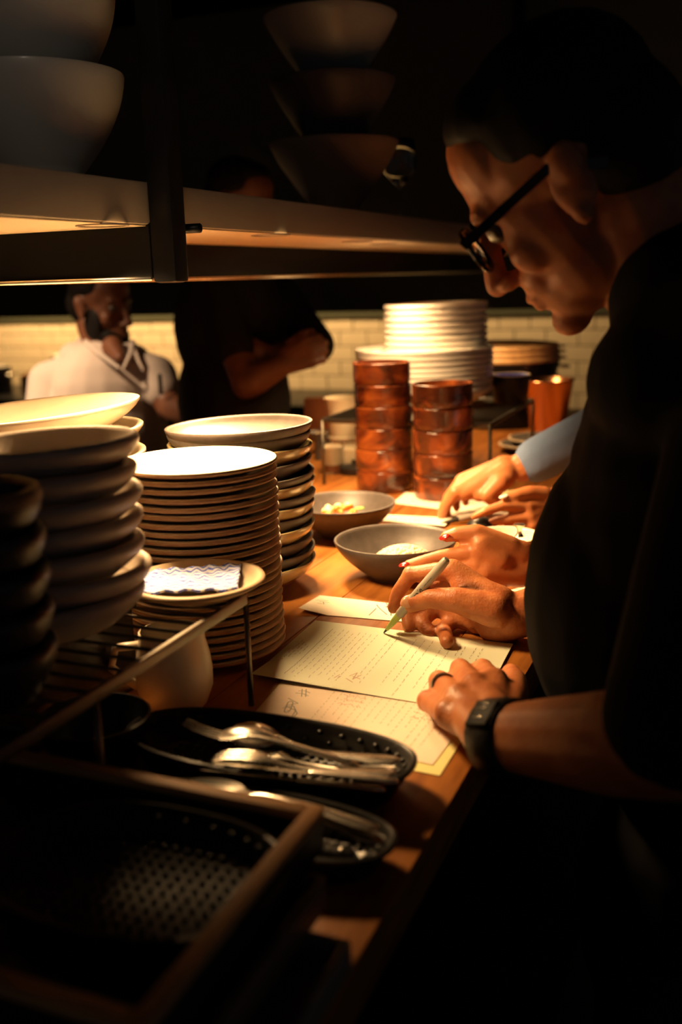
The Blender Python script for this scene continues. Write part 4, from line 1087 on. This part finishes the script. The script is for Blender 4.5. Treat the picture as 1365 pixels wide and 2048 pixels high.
# ------------------------------------------------------------------ the writing man in black
_y,_p,_t=-.0506,.616,-.2407
f_=V((-math.cos(_p)*math.cos(_y),-math.cos(_p)*math.sin(_y),-math.sin(_p))); l_=V((math.sin(_y),-math.cos(_y),0)); l_=l_*math.cos(_t)+f_.cross(l_)*math.sin(_t)
HR=frame(f_,f_.cross(l_)); HO=V((-.178,.996,1.688))
cy=1.045
J=stand(-.035,cy,(-1,0,0),V((-.075,cy,1.555)))
J['head']=(HO,HR); J['hs']=1.03
J['sl']=V((-.0,cy-.185,1.495)); J['sr']=V((-.04,cy+.185,1.50))
J['el']=U(1345,1492,.74); J['wl']=zc(1000,1474,.048)
J['er']=V((-.02,cy+.26,1.235)); J['wr']=U(1030,1232,1.238)
J['slr']=.8; J['sll']=.93
def left_fist(g):
    W=zc(990,1462,.044)
    pk=[(zc(897,1430,.042),.0125),(zc(856,1402,.026),.0105),(zc(862,1398,.010),.0095),(zc(888,1408,.009),.009)]
    rg=[(zc(917,1398,.050),.013),(zc(879,1362,.032),.011),(zc(884,1364,.011),.010),(zc(908,1380,.010),.0095)]
    md=[(zc(950,1376,.053),.0135),(zc(921,1338,.035),.0115),(zc(926,1345,.012),.0105),(zc(948,1362,.010),.010)]
    ix=[(zc(990,1366,.050),.0135),(zc(966,1338,.032),.0112),(zc(972,1345,.012),.0105),(zc(990,1360,.010),.010)]
    th=[(zc(1010,1440,.042),.018),(zc(1028,1398,.040),.0155),(zc(1032,1362,.030),.0125),(zc(1022,1345,.018),.0105)]
    full_hand(g,W,[pk,rg,md,ix],th,.028,prad=.015)
    for a,b in ((zc(975,1480,.048),zc(930,1430,.046)),(zc(1005,1460,.05),zc(975,1395,.052))): g.cap(a,b,.021,.016)
    # tendons and knuckle heads
    for f in (pk,rg,md,ix):
        g.ell(f[0][0]+ZUP*.002,(.0145,)*3); g.ell(f[1][0],(.0122,)*3)
        g.cap(W.lerp(f[0][0],.3)+ZUP*.012,f[0][0]+ZUP*.004,.006,.006)
def writing_hand(g):
    W=U(1022,1228,1.238)
    ix=[(U(905,1140,1.262),.0135),(U(822,1149,1.285),.0105),(U(796,1186,1.292),.0095),(U(787,1216,1.292),.0082)]
    md=[(U(922,1160,1.280),.0135),(U(850,1180,1.305),.0108),(U(816,1222,1.298),.0098),(U(818,1254,1.286),.0088)]
    rg=[(U(940,1188,1.290),.0135),(U(872,1212,1.305),.0118),(U(843,1243,1.290),.0108),(U(861,1268,1.274),.0095)]
    pk=[(U(962,1220,1.285),.013),(U(912,1236,1.290),.0112),(U(888,1258,1.278),.0102),(zc(895,1284,.011),.0092)]
    th=[(U(990,1222,1.222),.022),(U(915,1200,1.228),.0165),(U(862,1196,1.240),.0130),(U(818,1208,1.262),.0118)]
    full_hand(g,W,[ix,md,rg,pk],th,.030,prad=.016)
    g.cap(U(1000,1248,1.25),U(945,1215,1.27),.024,.018); g.cap(U(1000,1205,1.235),U(925,1165,1.255),.022,.016)
    g.cap(U(1015,1255,1.25),U(985,1258,1.255),.021,.018)
    g.cap(U(925,1190,1.285),U(958,1236,1.275),.021,.021); g.cap(U(885,1215,1.298),U(930,1236,1.285),.015,.016); g.cap(U(870,1190,1.30),U(920,1190,1.29),.012,.016)
    for f in (ix,md): g.ell(f[1][0],(.0118,)*3); g.ell(f[0][0],(.0145,)*3)
def chef_torso(g):
    g.ell(V((-.088,cy,1.265)),(.136,.165,.19)); g.ell(V((-.068,cy-.01,1.42)),(.100,.18,.15)); g.ell(V((-.05,cy-.10,1.5)),(.10,.12,.08))
    g.cap(V((-.06,cy-.06,1.565)),V((-.07,cy+.06,1.565)),.078,.078); g.cap(V((-.03,cy-.16,1.53)),V((-.05,cy,1.58)),.06,.07)
chef=person('man in a black shirt and glasses bending over the pass to write',J,MT['skin'],(MT['shirt'],MT['trousers']),.0027,[left_fist,writing_hand],torso=chef_torso,sm=7)
# nails
tn=U(817,1203,1.2512); nail(chef,tn,(U(800,1212,1.252)-U(840,1196,1.25)),(CAMP-tn).normalized()*.9-RH*.15+ZUP*.3,.0185,.0165,MT['nail'],.0026)
# watch and ring
wd=(J['el']-J['wl']).normalized(); wp=J['wl']+wd*.006
x=wd.orthogonal().normalized(); RW=Matrix((x,wd.cross(x),wd)).transposed()
g=Geo(); g.lathe([(.0315,-.017),(.0345,-.015),(.0352,0),(.0345,.015),(.0315,.017),(.0305,0)],44,wp,R=RW,closed=True); wt_=g.obj('watch_strap',MT['leather'],chef,ang=60)
tw_=(CAMP-wp); tw_=(tw_-wd*tw_.dot(wd)).normalized(); tw_=(tw_*.5+ZUP*.7-RH*.2); tw_=(tw_-wd*tw_.dot(wd)).normalized()
RF=frame(wd,tw_)
g=Geo(); vs,fs=box_geo(wp+tw_*.0335-root_off(wt_),(.026,.027,.005),RF); wc_=link('watch_case',bevel_mesh(vs,fs,.0018,MT['black'],'watch_case'),wt_)
for k,(a,b) in enumerate(((-.006,.2),(.004,-.1),(.009,.1))):
    g=Geo(); o_=wp+tw_*.0368+RF.col[1]*a; g.cap(o_-RF.col[0]*.007,o_+RF.col[0]*(.006+.004*b),.0003,.0003,seg=6,rings=2); g.obj('crystal_scratch',MT['cutlery'],wt_)
ra,rb=zc(917,1398,.050),zc(879,1362,.032); rd=(rb-ra).normalized(); rp=ra.lerp(rb,.72); x=rd.orthogonal().normalized(); RR=Matrix((x,rd.cross(x),rd)).transposed()
g=Geo(); g.lathe([(.0116,-.0035),(.0134,-.0033),(.0138,0),(.0134,.0033),(.0116,.0035)],36,rp,R=RR,closed=True); g.obj('ring',MT['ringmetal'],chef,ang=60)
# spectacles
def HL(x,y,z): return HO+HR@V((x,y,z+.006))*1.03
sp=[]
def rim(y,n=32):
    out=[]
    for k in range(n):
        t=2*math.pi*k/n; c,s=math.cos(t),math.sin(t); out.append((.104-.006*abs(y+.026*c)/.06,y+.027*math.copysign(abs(c)**.75,c),-.006+.0215*math.copysign(abs(s)**.75,s)))
    return out
g=Geo()
for y in (-.035,.035): g.tube([HL(*p) for p in rim(y)],.0033,8,closed=True)
g.tube([HL(.104,-.010,.002),HL(.108,0,.005),HL(.104,.010,.002)],.003,8)
for y in (-1,1):
    R_=HR
    for (x0,x1,z0,z1) in ((.098,.0,.006,.012),(.0,-.04,.012,-.014)):
        a,b=HL(x0,.066*y if x0>.05 else .083*y,z0),HL(x1,.083*y,z1)
        q=frame(b-a,HR.col[2]); L_=(b-a).length; vs,fs=box_geo((a+b)/2,(L_+.004,.004,.009),q); g.add(vs,fs)
fr=g.obj('spectacle_frame',MT['glassframe'],chef,ang=40)
for y in (-.035,.035):
    P=rim(y); c=HL(.1015,y,-.006); fr_=[HL(*p) for p in P]; n_=len(P); off=HR.col[0]*.0008
    vs=[c+off]+[p+off for p in fr_]+[c-off]+[p-off for p in fr_]; fs=[]
    for k in range(n_):
        k2=(k+1)%n_; fs.append((0,1+k,1+k2)); fs.append((n_+1,n_+2+k2,n_+2+k)); fs.append((1+k,n_+2+k,n_+2+k2,1+k2))
    wpart('spectacle_lens',vs,fs,MT['lens'],fr)

# ------------------------------------------------------------------ red-nailed person beside him
B_wl=U(1058,1132,1.40); B_wr=U(1092,1008,1.72)
nk=V((-.02,1.66,1.52)); J=stand(.0,1.66,(-1,0,0),nk,w=.165)
hr=frame((-.87,-.1,-.45),(-.45,0,.87)); J['head']=(V((-.11,1.66,1.68)),hr); J['hs']=.94; J['fsc']=.88
J['el']=V((.0,1.475,1.27)); J['wl']=B_wl; J['er']=V((.03,1.86,1.27)); J['wr']=B_wr
def b_left(g):
    W=U(1050,1130,1.395)
    ix=[(U(955,1104,1.385),.0125),(U(885,1112,1.395),.0098),(U(842,1123,1.40),.0085),(U(815,1129,1.405),.0065)]
    md=[(U(955,1128,1.385),.0125),(U(895,1140,1.40),.0098),(U(860,1150,1.41),.0085),(U(838,1158,1.415),.0065)]
    rg=[(U(965,1150,1.385),.012),(U(905,1166,1.40),.0094),(U(880,1178,1.41),.0082),(U(860,1185,1.415),.0065)]
    pk=[(U(985,1168,1.39),.0115),(U(940,1186,1.40),.0088),(U(918,1196,1.405),.0078),(U(905,1202,1.41),.006)]
    th=[(U(1020,1098,1.39),.019),(U(955,1068,1.39),.0145),(U(915,1068,1.395),.0112),(U(893,1073,1.40),.0085)]
    full_hand(g,W,[ix,md,rg,pk],th,.026,prad=.015)
    g.cap(U(1040,1110,1.395),U(965,1090,1.385),.022,.018); g.cap(U(1040,1145,1.395),U(975,1140,1.385),.022,.018); g.cap(U(1000,1120,1.385),U(960,1100,1.382),.02,.014)
def b_right(g):
    W=U(1090,1010,1.715)
    ix=[(U(1058,1012,1.70),.0115),(U(1010,1010,1.695),.0092),(U(972,1022,1.695),.008),(U(948,1034,1.70),.0058)]
    md=[(U(1062,1034,1.70),.0115),(U(1020,1038,1.70),.0092),(U(995,1041,1.705),.008),(U(980,1046,1.71),.006)]
    rg=[(U(1068,1050,1.70),.011),(U(1035,1052,1.71),.009),(U(1015,1056,1.715),.0078),(U(1000,1060,1.72),.006)]
    pk=[(U(1080,1062,1.71),.010),(U(1055,1068,1.715),.0085),(U(1038,1072,1.72),.0075),(U(1026,1074,1.725),.006)]
    th=[(U(1088,990,1.71),.016),(U(1060,985,1.70),.0125),(U(1035,990,1.695),.0105),(U(1014,993,1.695),.008)]
    full_hand(g,W,[ix,md,rg,pk],th,.025,prad=.014)
pb=person('person with red painted nails, arms reaching past the man in black',J,MT['skin_b'],(MT['shirt'],MT['trousers']),.003,[b_left,b_right],sleeve=.6)
p0=U(889,1074,1.389); nail(pb,p0,U(879,1077,1.40)-U(900,1071,1.39),ZUP*.7+(CAMP-p0).normalized()*.6,.018,.0105,MT['rednail'],.0024)
p0=U(808,1129,1.399); nail(pb,p0,U(799,1132,1.405)-U(818,1127,1.40),ZUP*.8+(CAMP-p0).normalized()*.5,.016,.009,MT['rednail'],.002)
p0=U(1008,993,1.688); nail(pb,p0,U(1000,996,1.69)-U(1018,990,1.69),ZUP*.8+(CAMP-p0).normalized()*.5,.017,.0085,MT['whitenail'],.0022)

# ------------------------------------------------------------------ blue-cuffed person further along
C_w=U(1046,934,1.86)
nk=V((.06,2.28,1.50)); J=stand(.06,2.28,(-1,0,0),nk,w=.18)
J['head']=(V((-.02,2.28,1.67)),frame((-.9,-.1,-.4),(-.4,0,.9)))
J['el']=V((-.06,1.98,1.42)); J['wl']=C_w; J['er']=V((.12,2.52,1.23)); J['wr']=V((-.1,2.50,1.20)); J['sll']=1.93; J['slr']=1.7
def c_left(g):
    W=U(1020,928,1.86)
    ix=[(U(912,985,1.845),.0135),(U(890,1012,1.86),.0108),(U(884,1028,1.87),.0095),(U(884,1042,1.88),.0078)]
    md=[(U(925,962,1.865),.0135),(U(897,995,1.885),.0108),(U(893,1020,1.89),.0095),(U(896,1034,1.885),.008)]
    rg=[(U(942,955,1.885),.013),(U(915,985,1.90),.0105),(U(912,1003,1.905),.009),(U(914,1016,1.90),.0075)]
    pk=[(U(960,952,1.90),.012),(U(935,980,1.915),.0095),(U(930,996,1.92),.0085),(U(932,1006,1.92),.007)]
    th=[(U(1000,965,1.835),.02),(U(975,990,1.83),.0145),(U(990,1003,1.835),.012),(U(1003,1002,1.84),.0095)]
    full_hand(g,W,[ix,md,rg,pk],th,.028,prad=.016)
    g.cap(U(1010,945,1.85),U(930,985,1.845),.024,.017); g.cap(U(1010,955,1.845),U(960,988,1.84),.022,.015); g.ell(U(1003,925,1.865),(.013,)*3)
def c_right(g): auto_hand(g,V((-.1,2.50,1.20)),(-1,.0,-.15),(0,0,-1),(0,-1,0),.35)
pcu=person('person in a pale blue shirt reaching a hand down to the order slips',J,MT['skin_b'],(MT['blueshirt'],MT['trousers']),.0032,[c_left,c_right])

# ------------------------------------------------------------------ cook in the white jacket
D=3.0
hd=U(203,612,D)
ff=(-FH+RH*.62).normalized()
nk=U(215,706,D+.02); J=stand(nk.x+.02,nk.y,ff,nk,w=.165)
hf=(-FH*.55+RH*.9-ZUP*.12).normalized(); J['head']=(hd,frame(hf,ZUP)); J['hs']=.98
J['sl']=U(312,752,D-.02); J['sr']=U(98,764,D+.05)
J['el']=U(338,812,D-.06); J['wl']=U(402,836,D-.18); J['er']=U(80,905,D); J['wr']=U(150,960,D-.2)
J['sll']=.45; J['slr']=.9
def d_hands(g):
    auto_hand(g,U(402,836,D-.18),RH*.9-ZUP*.3-FH*.3,-ZUP,-RH*.2-FH,.5)
    auto_hand(g,U(150,960,D-.2),RH*.6-FH*.7,-ZUP,RH,.5)
def d_neck(g): g.cap(U(226,694,D-.06),U(240,716,D-.120),.034,.016)
def d_torso(g):
    g.cap(U(150,716,D+.03),U(262,716,D+.0),.05,.048); g.cap(U(170,690,D+.06),U(246,690,D+.06),.03,.03)
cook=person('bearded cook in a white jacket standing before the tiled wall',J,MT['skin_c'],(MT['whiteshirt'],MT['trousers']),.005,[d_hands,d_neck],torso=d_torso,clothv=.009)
O,R=J['head']; g=Geo()
for c,r in (((.045,0,-.085),(.05,.058,.035)),((.07,0,-.098),(.03,.034,.026)),((.02,.058,-.05),(.035,.012,.05)),((.02,-.058,-.05),(.035,.012,.05)),((.088,0,-.046),(.01,.028,.006))):
    g.ell(O+R@V(c)*.98,r,R)
g.blob('beard',MT['hair'],.005,3,cook)
pz=U(322,786,D-.13); g=Geo(); g.cap(pz,pz+ZUP*.05,.006,.006); g.obj('pocket_pen',MT['ink'],cook)
for pa in ([U(172,684,D-.05),U(200,708,D-.112),U(238,736,D-.135)],[U(266,684,D-.04),U(262,708,D-.112),U(248,736,D-.135)]):
    g=Geo(); g.chain(pa,[.008,.008,.005]); g.obj('collar',MT['whiteshirt'],cook)

# ------------------------------------------------------------------ cook in dark clothes with folded arms
D=2.85
ff=(RH*.9-FH*.35).normalized(); nk=U(470,520,D); J=stand(nk.x,nk.y,ff,nk,w=.185)
J['head']=(U(482,410,D),frame(ff-ZUP*.25,ZUP)); 
J['sr']=U(430,575,D-.14); J['sl']=U(545,575,D+.14)
J['er']=U(492,768,D-.20); J['wr']=U(566,730,D-.22); J['el']=U(632,690,D-.02); J['wl']=U(548,712,D-.16)
J['slr']=.62; J['sll']=1.35
def e_hands(g):
    auto_hand(g,U(566,728,D-.22),RH*.85+ZUP*.35,FH*.9-ZUP*.2,ZUP-RH*.4,.9)
    auto_hand(g,U(548,712,D-.16),-RH*.9-ZUP*.1-FH*.1,FH,ZUP,.5)
def e_torso(g):
    g.ell(U(462,650,D),(.15,.2,.22),J['flat']); g.ell(U(470,800,D),(.16,.18,.22),J['flat'])
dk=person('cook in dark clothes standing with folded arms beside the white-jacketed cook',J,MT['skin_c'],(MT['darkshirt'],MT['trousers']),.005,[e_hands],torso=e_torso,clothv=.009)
